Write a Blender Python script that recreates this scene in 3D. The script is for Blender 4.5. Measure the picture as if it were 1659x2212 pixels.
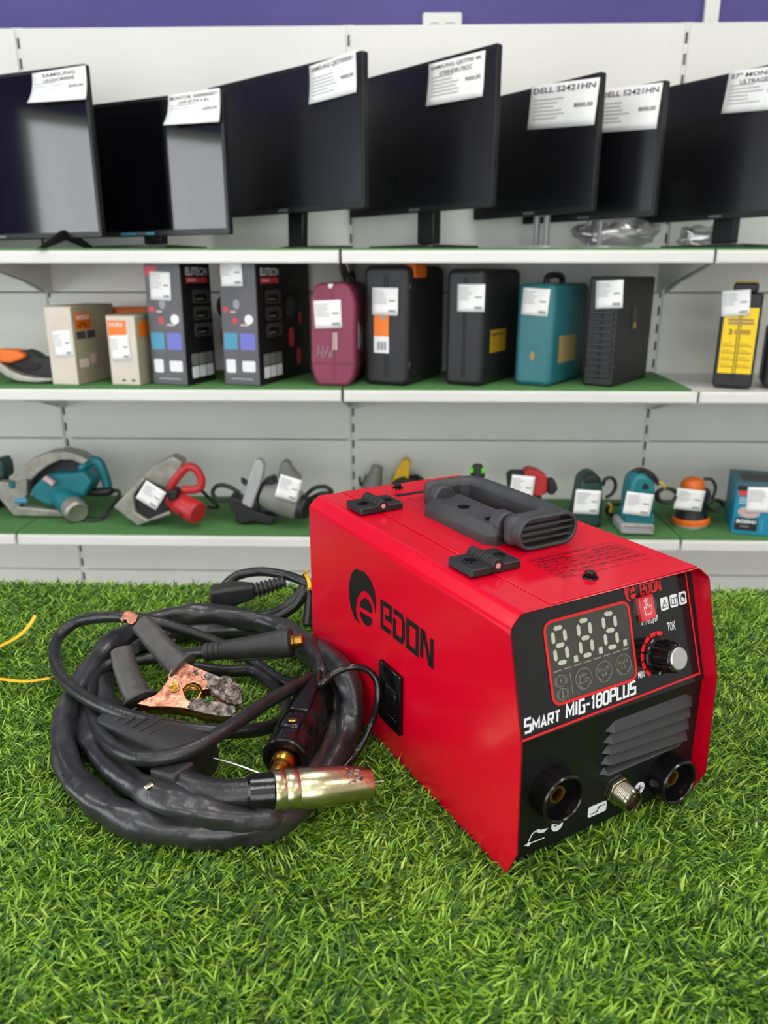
import bpy, bmesh, math, random
import numpy as np
from mathutils import Vector, Matrix, Euler
random.seed(7); rng = np.random.default_rng(11)
for o in list(bpy.data.objects): bpy.data.objects.remove(o)
SC = bpy.context.scene; COL = SC.collection
PI = math.pi
# ------------------------------------------------------------------ camera
F = 1660.0; CX, CY = 829.5, 1106.0          # photograph taken as 1659 x 2212
PITCH = math.radians(17.13); YAW = math.radians(1.6)
CAM = Vector((0, 0, 1.25)); T0 = 0.83        # camera height, level of the turf tips on the display table
CR = Euler((PI/2 - PITCH, 0, YAW)).to_matrix()
cd = bpy.data.cameras.new('camera'); cam = bpy.data.objects.new('camera', cd); COL.objects.link(cam)
cam.location = CAM; cam.rotation_euler = (PI/2 - PITCH, 0, YAW)
cd.sensor_fit = 'HORIZONTAL'; cd.sensor_width = 24.0*1659/F; cd.lens = 24.0; cd.clip_start = .02
cd.dof.use_dof = True; cd.dof.focus_distance = 0.70; cd.dof.aperture_fstop = 24/3.6
SC.camera = cam
# ------------------------------------------------------------------ world, exposure
SC.view_settings.view_transform = 'Standard'; SC.view_settings.look = 'None'
SC.view_settings.exposure = 0.0; SC.view_settings.gamma = 1.0; SC.view_settings.use_curve_mapping = False
w = bpy.data.worlds.new('daylight'); SC.world = w; w.use_nodes = True
bg = w.node_tree.nodes['Background']; bg.inputs[0].default_value = (.93, .97, 1, 1); bg.inputs[1].default_value = 5.2
PANEL_LIGHT = 12.5     # emission of the ceiling lamps
# ------------------------------------------------------------------ helpers
def ray(u, v): return CR @ Vector(((u-CX)/F, -(v-CY)/F, -1))
def hitp(u, v, o, n):
    d = ray(u, v); return CAM + d*((Vector(o)-CAM).dot(n)/d.dot(n))
def on_z(u, v, z): return hitp(u, v, (0, 0, z), Vector((0, 0, 1)))
def on_y(u, v, y): return hitp(u, v, (0, y, 0), Vector((0, 1, 0)))
def fm(ex, ey, n, o):
    M = Matrix.Identity(4)
    for i, c in enumerate((ex, ey, n, o)):
        for j in range(3): M[j][i] = c[j]
    return M
ROOTM = {}
def props(o, label=None, cat=None, group=None, kind=None):
    if label: o['label'] = label
    if cat: o['category'] = cat
    if group: o['group'] = group
    if kind: o['kind'] = kind
    return o
def thing(name, label, cat, loc=(0, 0, 0), rz=0, group=None, kind=None):
    o = bpy.data.objects.new(name, None); COL.objects.link(o); o.empty_display_size = .05
    o.location = loc; o.rotation_euler = (0, 0, rz)
    ROOTM[o] = Matrix.Translation(loc) @ Matrix.Rotation(rz, 4, 'Z')
    return props(o, label, cat, group, kind)
def catmull(P, n=8, closed=False):
    P = [Vector(p) for p in P]; out = []
    m = len(P)
    for i in range(m if closed else m-1):
        if closed: a, b, c, d = P[i-1], P[i], P[(i+1) % m], P[(i+2) % m]
        else: a, b, c, d = P[max(i-1, 0)], P[i], P[i+1], P[min(i+2, m-1)]
        for k in range(n):
            t = k/n
            out.append(.5*((2*b) + (c-a)*t + (2*a-5*b+4*c-d)*t*t + (3*b-a-3*c+d)*t**3))
    if not closed: out.append(P[-1])
    return out
class MB:
    def __init__(s, M=None): s.v = []; s.f = []; s.M = M
    def add(s, vs, fs, M=None):
        k = len(s.v)
        for p in vs:
            p = Vector(p)
            if M is not None: p = M @ p
            if s.M is not None: p = s.M @ p
            s.v.append(p)
        s.f += [tuple(i+k for i in f) for f in fs]; return s
    def box(s, c, d, M=None):
        x, y, z = c; a, b, e = d[0]/2, d[1]/2, d[2]/2
        vs = [(x+i*a, y+j*b, z+k*e) for i in (-1, 1) for j in (-1, 1) for k in (-1, 1)]
        return s.add(vs, [(0,1,3,2),(4,6,7,5),(0,4,5,1),(2,3,7,6),(0,2,6,4),(1,5,7,3)], M)
    def prism(s, poly, z0, z1, M=None, taper=1.0):
        n = len(poly); cx = sum(p[0] for p in poly)/n; cy = sum(p[1] for p in poly)/n
        vs = [(p[0], p[1], z0) for p in poly] + [(cx+(p[0]-cx)*taper, cy+(p[1]-cy)*taper, z1) for p in poly]
        fs = [tuple(range(n-1, -1, -1)), tuple(range(n, 2*n))] + [(i, (i+1) % n, n+(i+1) % n, n+i) for i in range(n)]
        return s.add(vs, fs, M)
    def flat(s, poly, z=0, M=None): return s.add([(p[0], p[1], z) for p in poly], [tuple(range(len(poly)))], M)
    def stroke(s, pts, w, z=0, closed=False, M=None):
        P = [Vector((p[0], p[1])) for p in pts]; n = len(P); vs = []
        for i in range(n):
            if closed: a, b, c = P[i-1], P[i], P[(i+1) % n]
            else: a, b, c = P[max(i-1, 0)], P[i], P[min(i+1, n-1)]
            d1 = (b-a).normalized() if (b-a).length > 1e-9 else (c-b).normalized()
            d2 = (c-b).normalized() if (c-b).length > 1e-9 else d1
            n1 = Vector((-d1.y, d1.x)); n2 = Vector((-d2.y, d2.x)); m = n1+n2
            m = m.normalized() if m.length > 1e-6 else n1
            k = w/2/max(m.dot(n1), .45)
            vs += [(b.x+m.x*k, b.y+m.y*k, z), (b.x-m.x*k, b.y-m.y*k, z)]
        fs = [(2*i, 2*i+1, 2*i+3, 2*i+2) for i in range(n-1)]
        if closed: fs.append((2*n-2, 2*n-1, 1, 0))
        return s.add(vs, fs, M)
    def tube(s, pts, r, n=12, caps=True, sq=1.0, M=None):
        P = [Vector(p) for p in pts]; m = len(P)
        R = r if hasattr(r, '__len__') else [r]*m
        T = [(P[min(i+1, m-1)]-P[max(i-1, 0)]).normalized() for i in range(m)]
        u = T[0].cross(Vector((0, 0, 1)))
        if u.length < .05: u = T[0].cross(Vector((1, 0, 0)))
        u.normalize(); vs = []
        for i in range(m):
            u = (u - T[i]*u.dot(T[i])).normalized(); b = T[i].cross(u)
            for k in range(n):
                a = 2*PI*k/n; vs.append(P[i] + u*math.cos(a)*R[i] + b*math.sin(a)*R[i]*sq)
        fs = [(i*n+k, i*n+(k+1) % n, (i+1)*n+(k+1) % n, (i+1)*n+k) for i in range(m-1) for k in range(n)]
        if caps: fs += [tuple(range(n-1, -1, -1)), tuple(range((m-1)*n, m*n))]
        return s.add(vs, fs, M)
    def cyl(s, p0, p1, r0, r1=None, n=20, caps=True, M=None):
        return s.tube([p0, p1], [r0, r0 if r1 is None else r1], n, caps, M=M)
    def lathe(s, prof, p0, p1, n=28, M=None):
        """prof: (radius, distance along axis from p0 towards p1)"""
        p0, p1 = Vector(p0), Vector(p1); d = (p1-p0).normalized()
        u = d.cross(Vector((0, 0, 1)))
        if u.length < .05: u = d.cross(Vector((1, 0, 0)))
        u.normalize(); b = d.cross(u); vs = []
        for r, h in prof:
            for k in range(n):
                a = 2*PI*k/n; vs.append(p0 + d*h + u*math.cos(a)*max(r, 1e-5) + b*math.sin(a)*max(r, 1e-5))
        m = len(prof)
        fs = [(i*n+k, i*n+(k+1) % n, (i+1)*n+(k+1) % n, (i+1)*n+k) for i in range(m-1) for k in range(n)]
        return s.add(vs, fs, M)
    def sphere(s, c, r, n=12, sc=(1, 1, 1), M=None):
        c = Vector(c); vs = []; m = n//2
        for i in range(m+1):
            t = PI*i/m
            for k in range(n):
                a = 2*PI*k/n
                vs.append(c + Vector((r*sc[0]*max(math.sin(t), 1e-4)*math.cos(a), r*sc[1]*max(math.sin(t), 1e-4)*math.sin(a), r*sc[2]*math.cos(t))))
        return s.add(vs, [(i*n+k, i*n+(k+1) % n, (i+1)*n+(k+1) % n, (i+1)*n+k) for i in range(m) for k in range(n)], M)
    def build(s, name, mat, parent=None, world=False, bevel=0, seg=2, ang=35, solid=0, label=None, recalc=True, blim=30):
        me = bpy.data.meshes.new(name); vs = s.v
        if world and parent is not None:
            q = parent; r = q
            while r.parent: r = r.parent
            I = ROOTM[r].inverted(); vs = [I @ p for p in vs]
        me.from_pydata([tuple(p) for p in vs], [], s.f); me.update()
        if recalc:
            bm = bmesh.new(); bm.from_mesh(me); bmesh.ops.recalc_face_normals(bm, faces=bm.faces); bm.to_mesh(me); bm.free()
        for p in me.polygons: p.use_smooth = True
        me.set_sharp_from_angle(angle=math.radians(ang))
        me.materials.append(MAT[mat] if isinstance(mat, str) else mat)
        o = bpy.data.objects.new(name, me); COL.objects.link(o)
        if parent is not None: o.parent = parent
        if solid:
            md = o.modifiers.new('thick', 'SOLIDIFY'); md.thickness = solid; md.offset = -1
        if bevel:
            md = o.modifiers.new('bevel', 'BEVEL'); md.width = bevel; md.segments = seg; md.limit_method = 'ANGLE'; md.angle_limit = math.radians(blim); md.use_clamp_overlap = True
        if label: o['label'] = label
        return o
def rrect(x0, y0, x1, y1, r, n=5):
    out = []
    for cx, cy, a0 in ((x1-r, y0+r, -90), (x1-r, y1-r, 0), (x0+r, y1-r, 90), (x0+r, y0+r, 180)):
        for k in range(n+1):
            a = math.radians(a0+90*k/n); out.append((cx+r*math.cos(a), cy+r*math.sin(a)))
    return out
def circ(cx, cy, r, n=24, a0=0, a1=360):
    m = n if a1-a0 >= 360 else n+1
    return [(cx+r*math.cos(math.radians(a0+(a1-a0)*k/n)), cy+r*math.sin(math.radians(a0+(a1-a0)*k/n))) for k in range(m)]
TEXTC = {}
def text_geo(s, bold=0.0, space=1.0):
    k = (s, bold, space)
    if k in TEXTC: return TEXTC[k]
    cu = bpy.data.curves.new('t', 'FONT'); cu.body = s; cu.offset = bold; cu.space_character = space; cu.resolution_u = 2
    ob = bpy.data.objects.new('t', cu); me = bpy.data.meshes.new_from_object(ob)
    vs = [v.co.copy() for v in me.vertices]; fs = [tuple(p.vertices) for p in me.polygons]
    bpy.data.objects.remove(ob); bpy.data.curves.remove(cu); bpy.data.meshes.remove(me)
    if not vs: vs = [Vector((0, 0, 0))]
    x0 = min(v.x for v in vs); x1 = max(v.x for v in vs); y0 = min(v.y for v in vs); y1 = max(v.y for v in vs)
    TEXTC[k] = ([((v.x-x0)/max(x1-x0, 1e-6), (v.y-y0)/max(y1-y0, 1e-6)) for v in vs], fs, (x1-x0)/max(y1-y0, 1e-6)); return TEXTC[k]
def put_text(mb, s, o, ex, ey, z=0, bold=0.0, M=None, space=1.0):
    """lays the text in the parallelogram o, o+ex, o+ey of the plane"""
    vs, fs, asp = text_geo(s, bold, space)
    mb.add([(o[0]+ex[0]*a+ey[0]*b, o[1]+ex[1]*a+ey[1]*b, z) for a, b in vs], fs, M); return mb
# ------------------------------------------------------------------ materials
MAT = {}
def mat(name, col, rough=.5, metal=0, col2=None, vs=40, bump=0, bs=300, coat=0, spec=.5, detail=3, lo=.35, hi=.65, trans=0, emit=0, stretch=None, sheen=0):
    m = bpy.data.materials.new(name); m.use_nodes = True; nt = m.node_tree; N = nt.nodes; Lk = nt.links
    b = N['Principled BSDF']; b.inputs['Base Color'].default_value = (*col, 1); b.inputs['Roughness'].default_value = rough
    b.inputs['Metallic'].default_value = metal; b.inputs['Coat Weight'].default_value = coat; b.inputs['Coat Roughness'].default_value = .06
    b.inputs['Specular IOR Level'].default_value = spec; b.inputs['Transmission Weight'].default_value = trans
    if emit: b.inputs['Emission Color'].default_value = (*col, 1); b.inputs['Emission Strength'].default_value = emit
    tc = N.new('ShaderNodeTexCoord'); src = tc.outputs['Object']
    if stretch:
        mp = N.new('ShaderNodeMapping'); mp.inputs['Scale'].default_value = stretch; Lk.new(src, mp.inputs[0]); src = mp.outputs[0]
    if col2 is None: col2 = tuple(min(1, c*.93+.002) for c in col)
    nz = N.new('ShaderNodeTexNoise'); nz.inputs['Scale'].default_value = vs; nz.inputs['Detail'].default_value = detail; Lk.new(src, nz.inputs['Vector'])
    cr = N.new('ShaderNodeValToRGB'); cr.color_ramp.elements[0].position = lo; cr.color_ramp.elements[1].position = hi
    cr.color_ramp.elements[0].color = (*col, 1); cr.color_ramp.elements[1].color = (*col2, 1)
    Lk.new(nz.outputs['Fac'], cr.inputs[0]); Lk.new(cr.outputs[0], b.inputs['Base Color'])
    if bump:
        n2 = N.new('ShaderNodeTexNoise'); n2.inputs['Scale'].default_value = bs; n2.inputs['Detail'].default_value = 4; Lk.new(src, n2.inputs['Vector'])
        bp = N.new('ShaderNodeBump'); bp.inputs['Strength'].default_value = bump; bp.inputs['Distance'].default_value = .002
        Lk.new(n2.outputs['Fac'], bp.inputs['Height']); Lk.new(bp.outputs[0], b.inputs['Normal'])
    MAT[name] = m; return m
def lin(r, g, b): return tuple(((c/255)/12.92 if c/255 <= .04045 else ((c/255+.055)/1.055)**2.4) for c in (r, g, b))
mat('red_paint', lin(210, 0, 36), .25, 0, lin(204, 0, 33), 6, .03, 700, coat=.12, spec=.38)
mat('red_print', lin(225, 25, 30), .4)
mat('black_panel', lin(16, 16, 17), .38, 0, lin(20, 20, 21), 60, .05, 900, spec=.35)
mat('black_gloss', lin(9, 9, 10), .14, spec=.4)
mat('hole_black', lin(4, 4, 4), .8, spec=.1)
mat('black_matte', lin(24, 25, 25), .45, 0, lin(30, 31, 31), 30, .12, 1200)
mat('louver_lit', lin(50, 51, 52), .45, 0, lin(44, 45, 46), 60, .1, 1500)  # same plastic as the front panel, colour lightened for light on the up-facing slats
mat('handle_grey', lin(48, 49, 51), .5, 0, lin(58, 59, 61), 40, .15, 1600)
mat('black_print', lin(18, 14, 16), .35)
mat('white_print', lin(232, 234, 236), .5)
mat('grey_print', lin(120, 120, 116), .5)
mat('screen_grey', lin(54, 54, 44), .16, 0, lin(44, 44, 38), 30, coat=.3)
mat('digit_white', lin(190, 190, 172), .4)
mat('icon_grey', lin(130, 130, 122), .4)
mat('button_red', lin(228, 30, 44), .35)
mat('clear_film', (.9, .9, .9), .05, trans=1.0)
mat('brass', lin(196, 152, 66), .25, 1, lin(160, 116, 48), 80, .1, 500)
mat('gold_nozzle', lin(206, 196, 164), .27, 1, lin(184, 168, 126), 30, .12, 160, stretch=(1, 1, 1))
mat('nickel', lin(205, 198, 180), .2, 1, lin(170, 160, 140), 60)
mat('brushed', lin(215, 215, 212), .28, 1)
mat('steel_wire', lin(190, 190, 190), .3, 1)
mat('copper', lin(214, 150, 124), .32, 1, lin(120, 70, 54), 75, .4, 120, lo=.5, hi=.7, detail=8)
mat('burnt', lin(168, 158, 150), .4, .6, lin(70, 62, 58), 160, 1.0, 420, lo=.35, hi=.65)
mat('sleeve', lin(36, 36, 38), .32, 0, lin(54, 53, 54), 26, .6, 70, detail=6, lo=.4, hi=.75, spec=.6)
mat('cable', lin(27, 27, 28), .34, 0, lin(42, 42, 42), 60, .25, 300, detail=6, lo=.4, hi=.8)
mat('grip_rubber', lin(72, 70, 67), .5, 0, lin(60, 58, 56), 60, .3, 200, detail=5)
mat('plug_rubber', lin(36, 36, 36), .5, 0, lin(44, 44, 44), 60, .2, 500)
mat('connector_black', lin(14, 12, 13), .2, 0, lin(20, 18, 18), 60, .08, 300)
mat('wire_tie_yellow', lin(238, 190, 20), .4, 0, lin(225, 170, 10), 40)
mat('pin_pink', lin(230, 170, 170), .3, .3)
mat('turf_back', lin(22, 44, 14), .9, 0, lin(14, 28, 10), 120, .6, 400)
mat('shelf_white', lin(226, 226, 220), .35, 0, lin(220, 220, 214), 3, .02, 400)
mat('panel_white', lin(226, 226, 220), .45, 0, lin(220, 220, 214), 2, .02, 300)
mat('slot_black', lin(24, 24, 24), .7)
mat('purple_wall', lin(72, 60, 132), .5, 0, lin(69, 57, 127), 3, .05, 200)
mat('white_wall', lin(228, 226, 222), .7, 0, lin(222, 220, 216), 2, .05, 100)
mat('floor_tile', lin(150, 146, 140), .3, 0, lin(138, 134, 128), 4, .02, 100)
mat('ceiling_white', lin(235, 235, 232), .8, 0, lin(228, 228, 226), 3, .1, 60)
mat('lamp_glow', (1, .985, .95), .5, emit=PANEL_LIGHT)
mat('shelf_turf', lin(92, 146, 80), .9, 0, lin(66, 118, 60), 220, 1.0, 500, detail=5)
mat('table_white', lin(220, 218, 212), .4)
mat('paper', lin(246, 246, 242), .6, 0, lin(238, 238, 236), 20)
mat('ink', lin(40, 40, 44), .6)
mat('ink_grey', lin(150, 152, 156), .6)
GRASS_N = 240000
def thin_glass(name, tint=(1, 1, 1), fac=.08, rough=.02):
    m = bpy.data.materials.new(name); m.use_nodes = True; nt = m.node_tree; N = nt.nodes
    for n in list(N): N.remove(n)
    out = N.new('ShaderNodeOutputMaterial'); mx = N.new('ShaderNodeMixShader'); tr = N.new('ShaderNodeBsdfTransparent'); gl = N.new('ShaderNodeBsdfGlossy')
    tr.inputs[0].default_value = (*tint, 1); gl.inputs['Roughness'].default_value = rough
    nz = N.new('ShaderNodeTexNoise'); nz.inputs['Scale'].default_value = 9
    mr = N.new('ShaderNodeMapRange'); mr.inputs['To Min'].default_value = fac*.8; mr.inputs['To Max'].default_value = fac*1.2
    nt.links.new(nz.outputs['Fac'], mr.inputs[0]); nt.links.new(mr.outputs[0], mx.inputs[0])
    nt.links.new(tr.outputs[0], mx.inputs[1]); nt.links.new(gl.outputs[0], mx.inputs[2]); nt.links.new(mx.outputs[0], out.inputs[0]); MAT[name] = m
thin_glass('window_glass'); thin_glass('clear_film', (.97, .97, .97), .09, .05); thin_glass('bag_film', (.82, .82, .82), .3, .2)
# ------------------------------------------------------------------ room
X0, X1, Y0, Y1, ZC = -3.1, 3.1, -3.4, 2.42, 2.95
def struct(name, mb, m, label=None, **k):
    o = mb.build(name, m, **k); o['kind'] = 'structure'; return o
struct('floor', MB().box((0, (Y0+Y1)/2, -.05), (X1-X0+.2, Y1-Y0+.2, .1)), 'floor_tile')
struct('ceiling', MB().box((0, (Y0+Y1)/2, ZC+.05), (X1-X0+.2, Y1-Y0+.2, .1)), 'ceiling_white')
struct('wall_back', MB().box((0, Y1+.05, ZC/2), (X1-X0+.2, .1, ZC)), 'purple_wall')
struct('wall_right', MB().box((X1+.05, (Y0+Y1)/2, ZC/2), (.1, Y1-Y0, ZC)), 'white_wall')
WY0, WY1, WZ0, WZ1 = -2.0, 1.12, .45, 2.05           # shop window in the left wall
mb = MB()
mb.box((X0-.05, (Y0+WY0)/2, ZC/2), (.1, WY0-Y0, ZC)); mb.box((X0-.05, (WY1+Y1)/2, ZC/2), (.1, Y1-WY1, ZC))
mb.box((X0-.05, (WY0+WY1)/2, WZ0/2), (.1, WY1-WY0, WZ0)); mb.box((X0-.05, (WY0+WY1)/2, (WZ1+ZC)/2), (.1, WY1-WY0, ZC-WZ1))
struct('wall_left', mb, 'purple_wall')
DX0, DX1, DZ1 = -1.6, 1.6, 2.35                     # shop front behind the photographer
mb = MB()
mb.box(((X0+DX0)/2, Y0-.05, ZC/2), (DX0-X0, .1, ZC)); mb.box(((X1+DX1)/2, Y0-.05, ZC/2), (X1-DX1, .1, ZC))
mb.box((0, Y0-.05, (DZ1+ZC)/2), (DX1-DX0, .1, ZC-DZ1)); mb.box((0, Y0-.05, .2), (DX1-DX0, .1, .4))
struct('wall_front', mb, 'white_wall')
def window(name, o, ex, wd, z0, z1, nm):
    r = bpy.data.objects.new(name, None); COL.objects.link(r); r['kind'] = 'structure'; r.location = o; ROOTM[r] = Matrix.Translation(o)
    ex = Vector(ex); M = fm(ex, (0, 0, 1), ex.cross(Vector((0, 0, 1))), (0, 0, 0)); t = .05
    m = MB(M); m.box((0, (z0+t/2), 0), (wd, t, .07)); m.box((0, z1-t/2, 0), (wd, t, .07))
    for k in range(nm+1): m.box((-wd/2+t/2+(wd-t)*k/nm, (z0+z1)/2, 0), (t, z1-z0-2*t, .07))
    m.build('window_frame', 'shelf_white', r, bevel=.004)
    for k in range(nm):
        a = -wd/2+(wd-t)*k/nm+t; b = a+(wd-t)/nm-t
        MB(M).box(((a+b)/2, (z0+z1)/2, 0), (b-a, z1-z0-2*t, .006)).build('pane', 'window_glass', r)
window('window_1', (X0-.05, (WY0+WY1)/2, 0), (0, 1, 0), WY1-WY0, WZ0, WZ1, 3)
window('window_2', (0, Y0-.05, 0), (-1, 0, 0), DX1-DX0, .4, DZ1, 3)
for nm, loc, rot, sx, sy in (('window_daylight', (X0-.12, (WY0+WY1)/2, (WZ0+WZ1)/2), (0, -PI/2, 0), WZ1-WZ0, WY1-WY0), ('shopfront_daylight', (0, Y0-.12, (DZ1+.4)/2), (PI/2, 0, 0), DX1-DX0, DZ1-.4)):
    ld = bpy.data.lights.new(nm, 'AREA'); ld.shape = 'RECTANGLE'; ld.size = sx; ld.size_y = sy; ld.cycles.is_portal = True
    lo = bpy.data.objects.new(nm, ld); COL.objects.link(lo); lo.location = loc; lo.rotation_euler = rot
for i, x in enumerate((-1.75, 0, 1.75)):
    for j, y in enumerate((-2.3, -.55, 1.2)):
        side = ('left', 'middle', 'right')[i]; row = ('nearest the shop front', 'over the shop centre', 'nearest the shelving')[j]
        t = thing('ceiling_light', f'square ceiling light panel, {side} column, {row}', 'ceiling light', (x, y, ZC), 0, 'ceiling light panels')
        m = MB()
        for a, b, c, d in ((-.3, 0, .02, .62), (.3, 0, .02, .62), (0, -.3, .58, .02), (0, .3, .58, .02)): m.box((a, b, -.02), (c, d, .04))
        m.build('frame', 'shelf_white', t); MB().box((0, 0, -.018), (.58, .58, .012)).build('diffuser', 'lamp_glow', t)
# ------------------------------------------------------------------ shelving
YF, YB = 1.95, 2.33
BX1 = on_y(735, 555, YF).x; BX2 = on_y(1545, 560, YF).x; BW = BX2-BX1
SZ = [on_y(735, v, YF).z for v in (541, 843, 1161)] + [.17]       # tops of the shelves
ZTOP = on_y(745, 53, YB).z; zs1 = on_y(900, 632, YB).z; zs2 = on_y(900, 951, YB).z; dz = zs1-zs2
joints = [ZTOP, zs1+dz*.98, zs1, zs2, zs2-dz, zs2-2*dz, .05]
bays = [(BX1-2*BW, 'far left bay, mostly out of view'), (BX1-BW, 'bay with the two tall dark cartons'), (BX1, 'bay with the teal and the two black tool cases'), (BX2, 'right hand bay with the black and yellow case')]
for bx, d in bays:
    t = thing('shelving_unit', f'white metal wall shelving, {d}', 'shelving', (bx, YB, 0), 0, 'white wall shelving bays')
    for a, b in zip(joints[:-1], joints[1:]):
        MB().box((BW/2, .008, (a+b)/2), (BW-.012, .016, a-b-.0026)).build('back_panel', 'panel_white', t, bevel=.003, seg=2)
    MB().box((0, .02, (ZTOP+.03)/2), (.03, .03, ZTOP-.03)).build('upright', 'shelf_white', t)
    m = MB(); z = .1
    while z < ZTOP-.03: m.box((0, .0055, z), (.005, .004, .026)); z += .05
    m.build('upright_slots', 'slot_black', t)['kind'] = 'stuff'
    for k, z in enumerate(SZ):
        D = YB-YF
        s = MB().box((BW/2, -D/2, z-.006), (BW-.006, D-.002, .012)).box((BW/2, -D+.006, z-.015), (BW-.006, .012, .03)).build('shelf', 'shelf_white', t, bevel=.002)
        MB().box((BW/2, -D-.0015, z-.016), (BW-.01, .003, .022)).build('price_rail', 'shelf_white', s, bevel=.001)
        for xx in (.012, BW-.012):
            MB(fm((0, -1, 0), (0, 0, 1), (1, 0, 0), (xx, 0, 0))).prism([(0, z-.013), (D-.02, z-.013), (D-.02, z-.03), (.12, z-.075), (0, z-.11)], -.0015, .0015).build('bracket', 'shelf_white', t)
    MB().box((BW/2, -(YB-YF)+.02, .075), (BW-.01, .01, .13)).build('kick_plate', 'panel_white', t)
# green mats on the shelves
TH = .006
def shelf_mat(x0, x1, z, label, cut=None):
    pl = [(x0, YF+.004), (x1 if not cut else x1, YF+.004), (x1 if not cut else cut, YB-.01), (x0, YB-.01)]
    o = MB().prism(pl, z, z+TH).build('shelf_turf', 'shelf_turf'); props(o, label, 'turf mat', 'green mats on the shelves')
tops = ('under the monitors', 'under the tool cases', 'under the power tools')
for k in range(3):
    for bi, (bx, d) in enumerate(bays):
        if k == 1 and bi == 3: continue
        lab = f'green turf mat {tops[k]}, ' + ('at the far left edge', 'left of centre', 'right of centre', 'at the far right')[bi]
        if k == 1 and bi == 2: shelf_mat(bx+.002, on_y(1495, 846, YF).x, SZ[k], lab, cut=on_y(1405, 815, YB).x)
        else: shelf_mat(bx+.002, bx+BW-.002, SZ[k], lab)
# white trim strip and twin socket on the purple wall
xa, xb = on_y(1519, 20, Y1).x, on_y(1551, 20, Y1).x
struct('trim_1', MB().box(((xa+xb)/2, Y1-.008, (1.5+ZC)/2), (xb-xa, .016, ZC-1.5)), 'shelf_white', bevel=.003)
sa, sb = on_y(913, 30, Y1), on_y(998, 30, Y1)
t = thing('wall_socket', 'white double power socket on the purple wall above the shelving', 'socket', ((sa.x+sb.x)/2, Y1, sa.z-.045))
sw = sb.x-sa.x
MB().prism(rrect(-sw/2, -.045, sw/2, .045, .006), 0, .014, fm((1, 0, 0), (0, 0, 1), (0, -1, 0), (0, 0, 0))).build('plate', 'panel_white', t, bevel=.003)
for s in (-1, 1):
    M = fm((1, 0, 0), (0, 0, 1), (0, -1, 0), (s*sw*.2, 0, 0)); o = MB()
    o.lathe([(.024, .012), (.024, .017), (.0205, .017), (.0195, .0145), (0, .0145)], M @ Vector((0, 0, 0)), M @ Vector((0, 0, 1))).build('outlet', 'panel_white', t)
    h = MB()
    for q in (-1, 1): h.cyl(M @ Vector((q*.0095, 0, .0145)), M @ Vector((q*.0095, 0, .0155)), .0028, n=10)
    h.build('holes', 'slot_black', t)
# ------------------------------------------------------------------ display table with turf
TY1 = on_z(830, 1262, T0-.004).y; TY0 = .1; TX = .98
t = thing('display_table', 'white display table covered with artificial grass', 'table', (0, (TY0+TY1)/2, 0))
MB().box((0, 0, T0-.034), (2*TX, TY1-TY0, .036)).build('table_top', 'table_white', t, bevel=.003)
for sx in (-1, 1):
    for sy in (-1, 1): MB().box((sx*(TX-.05), sy*((TY1-TY0)/2-.05), (T0-.052)/2), (.05, .05, T0-.052)).build('leg', 'table_white', t, bevel=.003)
turf = thing('artificial_grass', 'bright green artificial grass spread over the display table', 'turf mat', (0, 0, T0-.016))
MB().box((0, (TY0+TY1)/2, .0015), (2*TX, TY1-TY0, .003)).build('backing', 'turf_back', turf)
m = bpy.data.materials.new('grass_blade'); m.use_nodes = True; N = m.node_tree.nodes; Lk = m.node_tree.links; b = N['Principled BSDF']
at = N.new('ShaderNodeAttribute'); at.attribute_name = 'tone'; cr = N.new('ShaderNodeValToRGB'); e = cr.color_ramp.elements
e[0].position = 0; e[0].color = (*lin(24, 58, 14), 1); e[1].position = 1; e[1].color = (*lin(186, 216, 104), 1)
for p, c in ((.3, lin(54, 106, 22)), (.6, lin(124, 170, 36)), (.85, lin(164, 202, 60))): q = e.new(p); q.color = (*c, 1)
Lk.new(at.outputs['Fac'], cr.inputs[0]); Lk.new(cr.outputs[0], b.inputs['Base Color'])
b.inputs['Roughness'].default_value = .42; b.inputs['Specular IOR Level'].default_value = .45; b.inputs['Subsurface Weight'].default_value = 0
tl = N.new('ShaderNodeBsdfTranslucent'); mx = N.new('ShaderNodeMixShader'); mx.inputs[0].default_value = .22; Lk.new(cr.outputs[0], tl.inputs[0])
Lk.new(b.outputs[0], mx.inputs[1]); Lk.new(tl.outputs[0], mx.inputs[2]); Lk.new(mx.outputs[0], N['Material Output'].inputs[0]); MAT['grass_blade'] = m
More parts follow.
